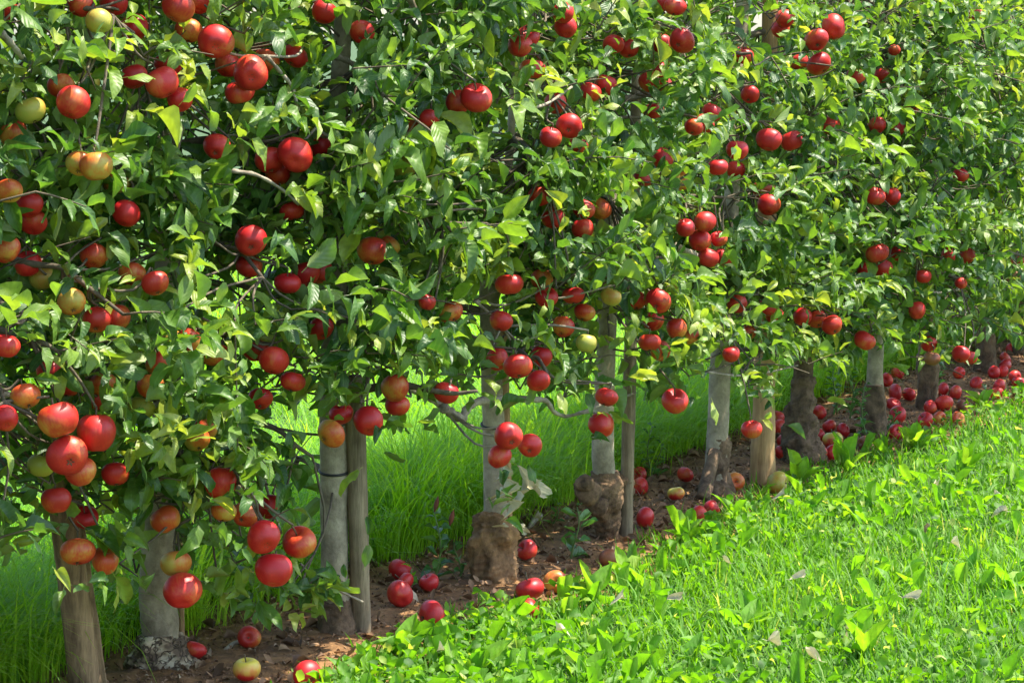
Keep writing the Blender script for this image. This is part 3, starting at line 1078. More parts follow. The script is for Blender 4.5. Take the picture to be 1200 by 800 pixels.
# ------------------------------------------------------------------ what must stay open between the leaves
OPEN = [  # x0, y0, x1, y1, share of the leaves removed
    (377, 524, 409, 655, .97), (411, 524, 434, 700, .95), (560, 440, 600, 545, .85), (556, 600, 606, 692, .97), (556, 336, 592, 400, .88),
    (692, 522, 730, 645, .97), (692, 352, 732, 450, .85), (730, 395, 748, 640, .85), (824, 445, 860, 590, .93), (880, 472, 910, 570, .93),
    (918, 425, 962, 548, .9), (1009, 392, 1038, 522, .9), (1078, 430, 1098, 490, .8), (1140, 395, 1168, 445, .8),
    (382, 8, 416, 114, .95), (731, 82, 757, 144, .96), (842, 215, 872, 258, .95), (858, 0, 886, 34, .95), (889, 0, 915, 56, .95), (878, 236, 898, 266, .9),
    (702, 228, 728, 272, .85), (590, 95, 608, 205, .85), (76, 690, 128, 800, .93), (100, 720, 128, 800, 1), (165, 722, 232, 800, .95), (170, 690, 200, 722, .6), (62, 585, 88, 640, .3),
    (515, 462, 700, 492, .85), (440, 640, 560, 800, 1), (320, 470, 372, 520, .75), (345, 520, 374, 600, .8), (436, 508, 560, 640, .97), (478, 455, 560, 510, .8),
    (440, 430, 560, 462, .4), (606, 490, 692, 640, .97), (748, 490, 826, 640, .97), (600, 560, 640, 640, .97), (640, 470, 690, 492, .5), (750, 482, 826, 500, .8),
    (865, 520, 878, 580, 1), (380, 720, 440, 800, .95), (300, 745, 380, 800, 1), (236, 748, 300, 800, 1), (0, 655, 66, 800, .97), (130, 730, 164, 800, .9),
    (962, 430, 1008, 520, .75), (1040, 420, 1076, 520, .9), (1098, 428, 1200, 520, .95), (910, 480, 920, 550, 1), (480, 0, 516, 60, .5), (0, 36, 28, 70, .6), (300, 62, 352, 130, .45)]
A_P = np.array([a['P'] for a in hang])
A_x, A_y, A_d = project(A_P)
A_rp = np.array([a['r'] for a in hang]) * FOC / A_d
A_r = np.array([a['r'] for a in hang])
A_keep = np.array([0.28 if a['h'] else 0.03 for a in hang])


def leaf_ok(P, D, L, W=None):
    """Which leaves leave the apples, the trunks and the gaps of the photograph in view."""
    keep = np.ones(len(P), bool)
    u = rng.random(len(P))
    for f in (0.1, 0.55, 1.0):
        C = P + D * (L * f)[:, None]
        x, y, d = project(C)
        off = (C - R0) @ RN - t_line((C - R0) @ RD)
        for x0, y0, x1, y1, p in OPEN:
            keep &= ~((off > (-.03 if y1 < 300 else -9)) & (x > x0) & (x < x1) & (y > y0) & (y < y1) & (u < p))
        for i in range(len(A_P)):
            near = np.hypot(x - A_x[i], y - A_y[i]) < A_rp[i] * (1.0 if not hang[i]['h'] else 0.8) + (0.2 if not hang[i]['h'] else 0.1) * L * FOC / d
            if near.any():
                keep &= ~(near & (d < A_d[i]) & (u > A_keep[i]))
                keep &= ~(near & (np.linalg.norm(C - A_P[i], axis=1) < A_r[i] * 1.05))
        keep &= C[:, 2] > 0.02
    return keep


# ------------------------------------------------------------------ apple trees
TREE_LABEL = [
    'apple tree whose crown reaches in over the left picture edge',
    'apple tree with pale flaking trunk base beside the leaning post',
    'apple tree with smooth grey trunk standing against a round post at the grass gap',
    'apple tree with stump-like brown base, black tie band and a bare crooked limb',
    'apple tree with a dark knobbly burl at its foot beside a thin stake',
    'apple tree with leaf-littered forked base next to the broad tan post',
    'apple tree with broad dark rough trunk right of the broad tan post',
    'apple tree with slim grey trunk over an ivy-covered black base',
    'apple tree with short dark trunk behind the biggest windfall heap',
    'apple tree with shaggy dark trunk left of the far stack of three windfalls',
    'apple tree with the last trunk in view at the right edge',
    'apple tree filling the upper right corner with leaves, first beyond the last visible trunk',
    'apple tree at the far end of the row, only leaves showing at the right edge']
#        trunk line in pixels (x, y) and width in pixels, from the foot upward
TRUNK = {
    0: [(-75, 890, 70), (-72, 700, 46), (-70, 400, 40), (-66, 100, 28), (-60, -250, 12)],
    1: [(192, 806, 64), (190, 770, 56), (187, 725, 44), (184, 680, 40), (188, 600, 36), (196, 480, 34), (196, 300, 30), (203, 100, 24), (206, -250, 9)],
    2: [(394, 762, 44), (393, 720, 38), (392, 660, 33), (392, 560, 33), (391, 480, 31), (392, 300, 28), (398, 100, 23), (402, 20, 20), (405, -230, 8)],
    3: [(578, 700, 46), (579, 640, 36), (580, 600, 29), (579, 520, 27), (576, 440, 26), (573, 345, 23), (573, 330, 20)],
    4: [(714, 650, 30), (713, 610, 27), (709, 560, 26), (706, 520, 26), (709, 440, 25), (712, 355, 23), (715, 240, 17), (717, 60, 13), (718, -200, 6)],
    5: [(834, 592, 34), (838, 560, 27), (841, 515, 25), (843, 450, 24), (848, 360, 21), (857, 240, 18), (870, 10, 15), (876, -180, 6)],
    6: [(938, 556, 42), (939, 500, 36), (940, 465, 29), (942, 425, 23), (944, 330, 20), (948, 100, 15), (950, -160, 6)],
    7: [(1024, 528, 30), (1025, 480, 24), (1025, 445, 20), (1027, 390, 19), (1028, 280, 17), (1030, 80, 12), (1032, -120, 5)],
    8: [(1087, 492, 28), (1087, 450, 22), (1086, 410, 19), (1087, 300, 15), (1090, 80, 11), (1091, -110, 5)],
    9: [(1155, 448, 27), (1155, 420, 23), (1156, 385, 18), (1157, 280, 14), (1160, 60, 10), (1160, -100, 4)],
    10: [(1196, 430, 24), (1195, 400, 17), (1196, 360, 15), (1197, 250, 12), (1200, 60, 10), (1200, -90, 4)],
    11: [(1245, 408, 20), (1246, 300, 14), (1247, 60, 9), (1247, -85, 4)],
    12: [(1290, 390, 20), (1291, 280, 14), (1292, 60, 9), (1292, -80, 4)]}
#        lowest leaves, in metres, left and right of the trunk; highest leaf
CROWN_LOW = {0: (0.30, 0.30), 1: (0.30, 0.10), 2: (0.36, 0.56), 3: (0.58, 0.48), 4: (0.47, 0.43), 5: (0.42, 0.40), 6: (0.36, 0.34), 7: (0.34, 0.32),
             8: (0.26, 0.24), 9: (0.22, 0.22), 10: (0.2, 0.2), 11: (0.2, 0.2), 12: (0.2, 0.2)}
EXTRA_SHOOTS = {  # low side shoots seen at these pixels
    1: [(300, 690), (330, 700), (275, 660), (345, 715), (250, 640), (290, 720), (260, 700), (330, 620), (150, 620), (140, 660), (120, 600), (60, 690), (300, 650), (160, 560)],
    2: [(392, 690), (420, 700), (375, 700), (350, 690), (410, 660)],
    3: [(580, 575), (572, 590), (600, 590), (565, 580), (590, 560), (470, 492), (455, 500), (612, 540)],
    4: [(698, 480), (716, 482), (688, 510), (722, 505), (640, 452), (665, 462), (745, 455), (770, 448), (705, 455)],
    6: [(958, 470), (970, 440), (985, 450)], 7: [(1000, 450), (990, 480), (1012, 470)],
    5: [(880, 458), (892, 470), (868, 455), (884, 482), (874, 440), (905, 455)],
    8: [(1070, 425), (1105, 430), (1090, 440), (1110, 440)], 9: [(1125, 425), (1140, 410)]}
LIMBS = {  # limbs and twigs the photograph shows bare: pixels, metres in front of the trunks, widths in pixels
    3: [([(519, 477), (530, 484), (541, 490), (548, 478), (562, 470), (600, 467), (628, 468), (641, 470), (650, 483), (668, 487), (700, 476), (745, 460)], 0.12, (12, 3)),
        ([(562, 331), (575, 329), (590, 333)], 0.03, (9, 6)),
        ([(556, 352), (572, 366), (588, 382), (598, 398)], 0.16, (4, 2.5))],
    2: [([(478, -6), (490, 18), (497, 32), (503, 50), (516, 62)], 0.2, (8, 5)), ([(392, 66), (408, 72), (424, 82), (440, 92)], 0.1, (8, 5)),
        ([(440, 428), (470, 450), (500, 465), (519, 477)], 0.1, (5, 8)), ([(290, 500), (305, 545), (318, 590), (330, 625)], 0.2, (4, 3)),
        ([(425, 705), (395, 690), (365, 672), (352, 660)], 0.12, (3, 3))],
    1: [([(312, 66), (328, 84), (342, 102), (350, 130)], 0.32, (6, 4)), ([(0, 38), (14, 52), (26, 68)], 0.3, (9, 6)), ([(270, 200), (300, 205), (330, 222), (350, 240)], 0.3, (5, 3)),
        ([(-10, 468), (10, 462), (40, 470)], 0.2, (8, 5)), ([(370, 150), (385, 160), (400, 170)], 0.3, (4, 3))],
    5: [([(790, 288), (815, 300), (838, 312), (862, 322)], 0.2, (10, 8)), ([(850, 300), (838, 332), (850, 352)], 0.1, (6, 4)), ([(830, 436), (865, 440), (900, 436), (935, 428)], 0.22, (3, 2))],
    4: [([(612, 128), (640, 122), (670, 102)], 0.3, (4, 3))],
    7: [([(1055, 54), (1090, 62), (1130, 70)], 0.3, (6, 4))], 8: [([(1060, 340), (1100, 343), (1130, 338)], 0.2, (4, 3))]}
BASES = {  # rootstock or burl part: pixel profile (y, x centre, width), material
    1: ([(812, 190, 78), (790, 191, 76), (775, 190, 80), (760, 189, 74), (750, 186, 58), (742, 186, 44)], M_FLAKE, 0.22),
    2: ([(762, 394, 50), (735, 394, 46), (712, 393, 40), (700, 393, 35)], M_BARKDARK, 0.18),
    3: ([(708, 575, 66), (694, 577, 53), (672, 577, 47), (650, 577, 46), (625, 578, 48), (612, 579, 48), (608, 579, 44), (604, 580, 30)], M_STUMP, 0.3),
    4: ([(652, 714, 44), (640, 714, 35), (622, 713, 30), (604, 711, 33), (590, 709, 40), (576, 708, 42), (564, 709, 36), (552, 709, 28)], M_BURL, 0.2),
    5: ([(592, 836, 46), (578, 836, 42), (560, 839, 36), (540, 840, 36), (524, 842, 30), (512, 842, 26)], M_BARKDARK, 0.28),
    6: ([(558, 938, 48), (530, 938, 42), (500, 939, 39), (480, 939, 36), (455, 940, 29), (440, 941, 25)], M_BARKDARK, 0.34),
    7: ([(528, 1024, 32), (500, 1024, 28), (470, 1024, 26), (450, 1024, 22)], M_BARKDARK, 0.16),
    8: ([(492, 1087, 32), (460, 1087, 27), (430, 1087, 24), (415, 1086, 20)], M_BARKDARK, 0.2),
    9: ([(450, 1155, 32), (425, 1155, 27), (400, 1155, 24), (388, 1155, 20)], M_BARKDARK, 0.2)}

by_tree = {k: [] for k in range(len(TREES))}
for a in hang:
    by_tree[int(np.argmin(np.abs(TS - to_st(a['P'])[0][0])))].append(a)


def wall_half(z):
    """Half thickness of the leafy wall at height z."""
    return float(np.interp(z, [0, 0.35, 0.7, 1.3, 1.6, 2.0], [0.14, 0.24, 0.38, 0.40, 0.24, 0.10]))


def build_tree(k):
    T0 = TREES[k]
    root = empty('apple_tree', T0)
    tag(root, TREE_LABEL[k], 'apple tree', 'apple trees in the orchard row')
    t0 = TT[k]
    L0 = Vector(T0)

    def local(P):
        return np.asarray(P) - T0

    # trunk
    pts = [on_plane(x, y, t0) for x, y, w in TRUNK[k]]
    rad = [w / 2 / px_m(p) * (0.72 if k in BASES and i_ < (2 if k in (1, 3, 4, 6) else 1) else 1) for i_, (p, (x, y, w)) in enumerate(zip(pts, TRUNK[k]))]
    line = smooth_line(pts, 10)
    rr = np.interp(np.linspace(0, 1, len(line)), np.linspace(0, 1, len(rad)), rad)
    bag = Bag()
    bag.tube(local(line), rr, 18, 0.07, seed=k)
    bark = M_BARK if k in (0, 1, 2, 3, 4, 5, 7) else M_BARKDARK
    obj('trunk', bag.mesh('trunk', bark), root)
    if k in BASES:
        prof, mat, rough = BASES[k]
        bp = [on_plane(x, y, t0) for y, x, w in prof]
        br = [w / 2 / px_m(p) for p, (y, x, w) in zip(bp, prof)]
        ln_ = smooth_line(bp, 12)
        bag = Bag()
        bag.tube(local(ln_), np.interp(np.linspace(0, 1, len(ln_)), np.linspace(0, 1, len(br)), br), 40, rough, seed=k + 5, freq=2.2)
        if k == 4:
            for dx, dy, r_ in ((-22, 578, 15), (-26, 566, 11), (-10, 594, 12), (16, 564, 13), (20, 578, 11), (4, 588, 12)):
                c = on_plane(712 + dx, dy, t0 + 0.012)
                u = np.linspace(-1, 1, 9)
                bag.tube(local(c) + np.stack([0 * u, 0 * u, u * r_ / 440], 1), np.sqrt(np.clip(1 - u * u, 0.02, 1)) * r_ / 440, 18, 0.35, seed=dx, freq=2.2)
        if k == 5:
            for x1, y1, x2, y2 in ((838, 530, 822, 586), (842, 540, 856, 586)):
                pa, pb = on_plane(x1, y1, t0 + 0.01), on_plane(x2, y2, t0 + 0.03)
                bag.tube(local(np.linspace(pa, pb, 8)), np.linspace(0.018, 0.022, 8), 12, 0.25, seed=x1)
        obj('rootstock', bag.mesh('rootstock', mat), root)
    if k == 3:   # new leader beside the cut
        p = [on_plane(x, y, t0 + .01) for x, y in ((577, 350), (585, 320), (592, 240), (599, 150), (602, 60), (603, -200))]
        bag = Bag()
        bag.tube(local(smooth_line(p, 5)), np.linspace(0.017, 0.005, 26), 10, 0.05)
        obj('branch', bag.mesh('branch', M_BARK), root)
    tie = {2: 551, 3: 497}.get(k)
    if tie:
        c = on_plane(392 if k == 2 else 578.5, tie, t0)
        r_ = (33 if k == 2 else 27) / 2 / px_m(c) * 1.06
        a = np.linspace(0, 2 * math.pi, 25)
        bag = Bag()
        bag.tube(local(c) + np.stack([np.cos(a) * r_, np.sin(a) * r_, 0.006 * np.sin(a)], 1), 0.0035, 6)
        obj('tie_band', bag.mesh('tie_band', M_TIE), root)

    # main limbs
    r_ = np.random.default_rng(100 + k)
    limbs = []          # each: points, radii, Bag
    zs = np.linspace({0: .7, 3: .62, 4: .62}.get(k, .42), 1.5, 9) + r_.uniform(-.06, .06, 9)
    trunk_at = lambda z: np.array([np.interp(z, line[:, 2], line[:, c]) for c in range(2)] + [z])
    for i, z in enumerate(zs):
        if k == 3 and z > 0.72:
            b0 = on_plane(np.interp(z, [0.74, 1.4], [582, 602]), 32, t0)
            b0 = np.array([b0[0], b0[1], z])
        else:
            b0 = trunk_at(z)
        side = 1 if i % 2 else -1
        ang = side * r_.uniform(0.1, 1.2) + (math.pi if r_.random() < 0.25 else 0)
        hd = RD * math.sin(ang) * 1.0 + RN * math.cos(ang) * 0.75
        ln_l = r_.uniform(0.3, 0.5) * (1 if z < 1.5 else 0.65)
        m = 7
        u = np.linspace(0, 1, m)[:, None]
        pts_l = b0 + hd * ln_l * u + ZU * (0.16 * u - 0.20 * u ** 2 * r_.uniform(.4, 1.5)) * ln_l * 1.6 + r_.normal(0, .012, (m, 3)) * u
        bag = Bag()
        bag.tube(local(smooth_line(pts_l, 3)), np.linspace(0.011, 0.004, 3 * (m - 1) + 1), 7, 0.12, seed=i)
        limbs.append([pts_l, bag, M_TWIG])
    for pxs, dt, (w0, w1) in LIMBS.get(k, []):
        pts_l = np.array([on_row(x, y, dt) for x, y in pxs])
        sm = smooth_line(pts_l, 5)
        bag = Bag()
        w = np.linspace(w0, w1, len(sm)) / 2 / px_m(pts_l[0])
        bag.tube(local(sm), w * (1 + 0.18 * np.sin(np.arange(len(sm)) * 1.9)), 9, 0.1, seed=len(sm))
        limbs.append([pts_l, bag, M_BARELIMB])
    allp = np.concatenate([l[0] for l in limbs])
    which = np.concatenate([np.full(len(l[0]), i) for i, l in enumerate(limbs)])

    bare = np.concatenate([np.full(len(l[0]), 0.0 if l[2] is M_TWIG else 1.0) for l in limbs])

    def connect(B, rad_, shy=0.0):
        d = np.linalg.norm(allp - B, axis=1)
        j = int(np.argmin(d + 1.2 * np.maximum(0, B[2] - allp[:, 2]) + 0.5 * np.maximum(0, (allp - B) @ RN) + shy * bare))
        A = allp[j]
        if d[j] > 0.004:
            mid = (A + B) / 2 + r_.normal(0, .12, 3) * d[j] - ZU * 0.05 * d[j]
            limbs[which[j]][1].tube(local(smooth_line([A, mid, B], 3)), np.linspace(rad_ * 1.35, rad_, 7), 5, cap=False)

    # spurs for the apples
    for a in by_tree[k]:
        a['spur'] = a['P'] + a['up'] * a['r'] * 1.25
        connect(a['spur'], 0.0025)

    # leafy shoots
    lo_l, lo_r = CROWN_LOW[k]
    zhi = 1.57 + r_.uniform(-.05, .07)
    shoots = []
    n_sh = 400 if k <= 7 else 350
    clumps = np.stack([r_.uniform(-.42, .42, 34), r_.uniform(-1, 1, 34), r_.uniform(0.25, zhi, 34)], 1)
    tries = 0
    while len(shoots) < n_sh and tries < 20000:
        tries += 1
        if r_.random() < 0.6:
            c = clumps[r_.integers(len(clumps))]
            ds, z = c[0] + r_.normal(0, .07), c[2] + r_.normal(0, .07)
            tt = c[1] * wall_half(z) + r_.normal(0, .07)
        else:
            ds, z = r_.uniform(-.46, .46), r_.uniform(0.1, zhi)
            tt = r_.uniform(-1, 1) * wall_half(z)
        if z > 1.55 and r_.random() < 0.55:
            continue
        low = (lo_l + (lo_r - lo_l) * np.clip(ds / .8 + .5, 0, 1)) + 0.10 * math.sin((TS[k] + ds) * 17 + 2 * tt) + 0.05 * math.sin((TS[k] + ds) * 41)
        if z < low + 0.04 or tt < (-0.25 if z < 1.15 else -.20) or abs(tt) > wall_half(z) * 1.05 or z > zhi:
            continue
        s = TS[k] + ds
        B = st(s, float(t_line(s)) + tt, z)
        out = RD * ds * 0.9 + RN * (tt + 0.12) * 1.6 + ZU * 0.42 + r_.normal(0, .32, 3)
        shoots.append((B, out / np.linalg.norm(out), r_.uniform(0.07, 0.2) if r_.random() < .7 else r_.uniform(.2, .3)))
    for x, y in EXTRA_SHOOTS.get(k, []):
        B = on_row(x, y, 0.14)
        out = RN * .6 + RD * r_.normal(0, .6) + ZU * r_.normal(.1, .35)
        shoots.append((B, out / np.linalg.norm(out), r_.uniform(.08, .16)))
    # a few leaves around every apple
    for a in by_tree[k]:
        for _ in range(2):
            out = r_.normal(0, .8, 3) + RN * .2 + ZU * .3
            shoots.append((a['spur'] + r_.normal(0, .015, 3), out / np.linalg.norm(out), r_.uniform(.03, .09)))
    P, D, N, L, W, C = [], [], [], [], [], []
    stems = []
    for B, A, ln_s in shoots:
        nl = int(round(4 + ln_s * 34 + r_.uniform(-1, 2)))
        droop = r_.uniform(0.0, 0.5)
        ph = r_.uniform(0, 6.28)
        ref = norm(np.cross(A, [0.3, .2, .93]))
        ref2 = np.cross(A, ref)
        base_t = np.clip(r_.normal(.45, .24), 0, .95)
        size = r_.uniform(0.85, 1.15) * (1.08 if k <= 2 else 1.0)
        tipP = None
        for j in range(nl):
            u = (j + .5) / nl
            u2 = u ** 0.8
            node = B + A * ln_s * u2 - ZU * droop * ln_s * u2 * u2 * .6
            an = ph + j * 2.4
            radial = ref * math.cos(an) + ref2 * math.sin(an)
            spread = 1.25 - 0.75 * u + r_.normal(0, .15)
            d = A * math.cos(spread) + radial * math.sin(spread) - ZU * r_.uniform(-.12, .34) + r_.normal(0, .1, 3)
            d /= np.linalg.norm(d)
            nn = ZU * 0.75 + A * 0.35 + RN * 0.25 + r_.normal(0, .33, 3)
            l = r_.uniform(.035, .067) * size * (0.72 + 0.5 * math.sin(math.pi * min(1, u * 1.05 + .05)))
            P.append(node + d * l * .22)
            D.append(d)
            N.append(nn)
            L.append(l)
            W.append(l * r_.uniform(.37, .50))
            C.append(np.clip(base_t + r_.normal(0, .1) + (.14 if u > .8 else 0), 0, .93) if r_.random() > .006 else 1.0)
        stems.append((B, A, ln_s, droop))
    P, D, N, L, W, C = map(np.array, (P, D, N, L, W, C))
    ok = leaf_ok(P, norm(D), L)
    obj('crown', leaves_mesh('crown', local(P[ok]), D[ok], N[ok], L[ok], W[ok], C[ok], M_LEAF, LEAF_T), root)
    # stems of the shoots, joined to their limb; those that would cross an apple or a gap stay out
    SB = np.array([s_[0] for s_ in stems])
    SA = np.array([s_[1] for s_ in stems])
    SL = np.array([s_[2] for s_ in stems])
    okS = leaf_ok(SB, SA, SL)
    for (B, A, ln_s, droop), good in zip(stems, okS):
        if not good:
            continue
        u = np.linspace(0, 1, 4)[:, None]
        d = np.linalg.norm(allp - B, axis=1)
        j = int(np.argmin(d + 1.2 * np.maximum(0, B[2] - allp[:, 2]) + 0.5 * np.maximum(0, (allp - B) @ RN) + .6 * bare))
        if d[j] > 0.33:
            xf, yf, _ = project(np.array([[B[0], B[1], B[2] * f] for f in (0, .25, .5, .75)]))
            if B[2] < 0.4 and not any(x0 - 8 < x < x1 + 8 and y0 < y < y1 for x, y in zip(xf, yf) for x0, y0, x1, y1, p in OPEN):      # a sucker of its own, from the ground
                foot = np.array([B[0], B[1], 0.0]) + r_.normal(0, .02, 3) * np.array([1, 1, 0])
                sb = Bag()
                sb.tube(local(smooth_line([foot, (foot + B) / 2 + r_.normal(0, .008, 3), B, B + A * ln_s * .5, B + A * ln_s - ZU * droop * ln_s * .6], 3)), np.linspace(.0028, .001, 13), 5)
                obj('basal_shoot', sb.mesh('basal_shoot', M_TWIG), root)
            continue
        mid = (allp[j] + B) / 2
        xm, ym, _ = project(mid)
        if not any(x0 < xm[0] < x1 and y0 < ym[0] < y1 for x0, y0, x1, y1, p in OPEN):
            connect(B, 0.0022, .6)
            limbs[which[j]][1].tube(local(B + A * ln_s * u - ZU * droop * ln_s * u * u * .6), np.linspace(.0024, .0011, 4), 4, cap=False)
    for pts_l, bag, mat in limbs:
        obj('branch', bag.mesh('branch', mat), root)
    if k == 3:   # withered shoot on the trunk
        wp, wd, wn_, wl, ww, wc = [], [], [], [], [], []
        for x, y, dx, dy, l in ((590, 545, -.25, -1, .05), (592, 560, -.1, -1, .07), (596, 585, .0, -1, .055), (608, 545, .4, -1, .06), (615, 555, .3, -1, .07), (606, 575, .35, -.9, .06),
                                (586, 570, -.2, -1, .05), (600, 615, .3, -.5, .03), (590, 612, -.3, -.6, .03), (606, 612, .6, -.4, .035), (612, 560, .1, -1, .06)):
            wp.append(on_row(x, y, .08)); wd.append(RD * dx + ZU * dy + r_.normal(0, .1, 3)); wn_.append(RN + r_.normal(0, .5, 3)); wl.append(l * 1.15); ww.append(l * .55); wc.append(r_.uniform(.45, 1))
        obj('withered_shoot', leaves_mesh('withered_shoot', local(wp), wd, wn_, wl, ww, wc, M_DRY, DRY_T), root)
    return root


# every apple: how it sits (unit axis 'up' = towards its stem)
for a in hang + lie:
    ra = np.random.default_rng(int(a['x'] * 977 + a['y'] * 131))
    to_cam = norm(CO - a['P'])
    if a['down']:
        up = ra.normal(0, 1, 3)
        up[2] = abs(up[2]) * .8
        if 'calyx' in a['label']:
            up = -to_cam + ra.normal(0, .25, 3)
    elif 'calyx' in a['label']:
        up = -to_cam * 1.0 + ZU * .45 + ra.normal(0, .15, 3)
    elif 'stem dip' in a['label']:
        up = to_cam * .55 + ZU * .8
    else:
        up = ZU * .85 - to_cam * ra.uniform(0, .75) + ra.normal(0, .25, 3)
    if a['c'] == 'm':
        up = ZU + ra.normal(0, .2, 3)
    a['up'] = norm(up)
    a['spin'] = ra.uniform(0, 6.28)
    a['fat'] = ra.uniform(.92, 1.04)

for k in range(len(TREES)):
    build_tree(k)


# ------------------------------------------------------------------ apples
def apple_mesh(name, var, mat):
    nth, nph = 22, 30
    th = np.linspace(0.0, math.pi, nth)
    ph = np.arange(nph) / nph * 2 * math.pi
    TH, PH = np.meshgrid(th, ph, indexing='ij')
    h = (0.86, 0.92, 0.80, 0.98)[var]
    r = np.sin(TH) * (1 + (0.07, 0.04, 0.05, 0.11)[var] * np.cos(TH))
    z = np.cos(TH) * h
    z = z - 0.32 * np.exp(-(r / 0.33) ** 2) * (np.cos(TH) > 0) + 0.17 * np.exp(-(r / 0.30) ** 2) * (np.cos(TH) < 0)
    lob = 1 + (0.022 + .012 * var) * np.cos(5 * PH + var) * np.clip(-np.cos(TH), 0, 1) + (.02 + .015 * var) * np.cos(2 * PH + var * 2) + .02 * np.sin(PH * 3 + var)
    z = z + 0.03 * np.cos(PH + var) * np.sin(TH)
    V = np.stack([r * lob * np.cos(PH), r * lob * np.sin(PH), z], -1).reshape(-1, 3)
    I, J = np.meshgrid(np.arange(nth - 1), np.arange(nph), indexing='ij')
    Jn = (J + 1) % nph
    Q = np.stack([I * nph + J, (I + 1) * nph + J, (I + 1) * nph + Jn, I * nph + Jn], -1).reshape(-1, 4)
    return make_mesh(name, V, Q, mat)


A_MESH = {(c, v): apple_mesh('apple', v, m) for c, m in M_APPLE.items() for v in range(4)}
bag = Bag()
u = np.linspace(0, 1, 7)
bag.tube(np.stack([0.10 * u * u, 0.03 * u, 0.46 + 0.76 * u], 1), np.linspace(.045, .06, 7), 6)
STEM_ME = bag.mesh('stem', M_STEM)
bag = Bag()
for i in range(5):
    a = i * 2 * math.pi / 5
    d = np.array([math.cos(a), math.sin(a), 0])
    s_ = np.array([-math.sin(a), math.cos(a), 0])
    p = [d * .02 + s_ * .05, d * .02 - s_ * .05, d * .16 - s_ * .03, d * .16 + s_ * .03]
    zz_ = [-.66, -.66, -.80, -.80]
    bag.add([q + ZU * z_ for q, z_ in zip(p, zz_)], [(0, 1, 2, 3)])
    bag.add([d * .15 - s_ * .03 - ZU * .79, d * .15 + s_ * .03 - ZU * .79, d * .24 - ZU * .77], None, [(0, 1, 2)])
u = np.linspace(-1, 1, 5)
bag.tube(np.stack([0 * u, 0 * u, -.66 + .04 * u], 1), [.03, .09, .1, .09, .03], 8)
CALYX_ME = bag.mesh('calyx', M_CALYX)

for lst, grp, nm in ((hang, 'apples hanging on the trees', 'apple'), (lie, 'windfall apples on the ground', 'fallen_apple')):
    for i, a in enumerate(lst):
        o = obj(nm, A_MESH[(a['c'], (i * 7 + int(a['x'])) % 4)])
        q = Vector(a['up']).to_track_quat('Z', 'Y') @ Quaternion((0, 0, 1), a['spin'])
        o.rotation_mode = 'QUATERNION'
        o.rotation_quaternion = q
        o.location = Vector(a['P'])
        o.scale = (a['r'], a['r'], a['r'] * a['fat'])
        tag(o, a['label'], 'apple', grp)
        if a['r'] * px_m(a['P']) > 9.5:
            obj('stem', STEM_ME, o)
            obj('calyx', CALYX_ME, o)


# ------------------------------------------------------------------ posts and stakes
def post(name, label, line_px, t, w0, w1, mat, n=16, cat='post', rough=0.05, crack=False):
    pts = [on_plane(x, y, t) for x, y in line_px]
    base = pts[0].copy()
    ln_ = np.concatenate([np.linspace(pts[i], pts[i + 1], 30)[:-1] for i in range(len(pts) - 1)] + [pts[-1:]])
    k = px_m(base)
    bag = Bag()
    rr = np.linspace(w0, w1, len(ln_)) / 2 / k
    bag.tube(ln_ - base, rr, n, rough, seed=w0)
    if crack:     # long drying split: press a groove into the side that faces the lawn
        V = bag.v[0]
        for i in range(len(ln_)):
            for j in range(n):
                q = V[i * n + j] - (ln_[i] - base)
                if abs(q @ RD - 0.004) < 0.006 and q @ RN > 0:
                    V[i * n + j] -= RN * 0.02
    o = obj(name, bag.mesh(name, mat), None, base)
    tag(o, label, cat, 'posts and stakes along the row')
    return o


t1 = TT[1]
post('wooden_post', 'thick weathered wooden post leaning left at the lower left corner, with a long crack', [(106, 826), (72, 556), (62, 480)], t1 + .02, 44, 33, M_POST, 48, crack=True)
post('wooden_stake', 'thin pale stake close behind the pale flaking trunk', [(213, 768), (209, 600), (205, 500)], t1 - .08, 9, 8, M_POSTTAN, 8, 'stake')
post('wooden_post', 'round grey brown post standing against the smooth grey trunk', [(424, 757), (417, 505), (415, 440)], TT[2] + .05, 24, 20, M_POSTGREY, 16)
post('wooden_stake', 'slim yellowish stake just behind the trunk with the black tie band', [(598, 696), (592, 440), (590, 380)], TT[3] - .03, 10, 8, M_POSTTAN, 8, 'stake')
post('wooden_stake', 'tall thin stake rising beside the knobbly trunk up to the crown', [(733, 638), (739, 400), (746, 88)], TT[4] + .03, 17, 12, M_POSTGREY, 12, 'stake')
post('wooden_post', 'broad tan post right of the forked trunk, weathered grey higher up', [(893, 572), (896, 430), (903, -30)], TT[5] + .06, 32, 17, M_POSTTAN, 18)

# ------------------------------------------------------------------ grass in front: mown lawn with clover and broad leaves
CAMG = np.array([0, 0, 0])


def scatter(n, s0, s1, t0, t1, fall=6.0, power=1.4):
    """Random ground points in row coordinates, thinning out with distance from the viewer's side."""
    s, t = rng.uniform(s0, s1, n), rng.uniform(t0, t1, n)
    P = R0 + s[:, None] * RD + t[:, None] * RN
    P[:, 2] = 0
    d = np.hypot(P[:, 0], P[:, 1])
    ok = rng.random(n) < np.clip((fall / np.maximum(d, .1)) ** power, 0, 1)
    ok &= (P[:, 1] > 3.2) & (P[:, 0] < 0.28 * P[:, 1] + .55) & (P[:, 0] > -.28 * P[:, 1] - .8)
    return s[ok], t[ok], P[ok]


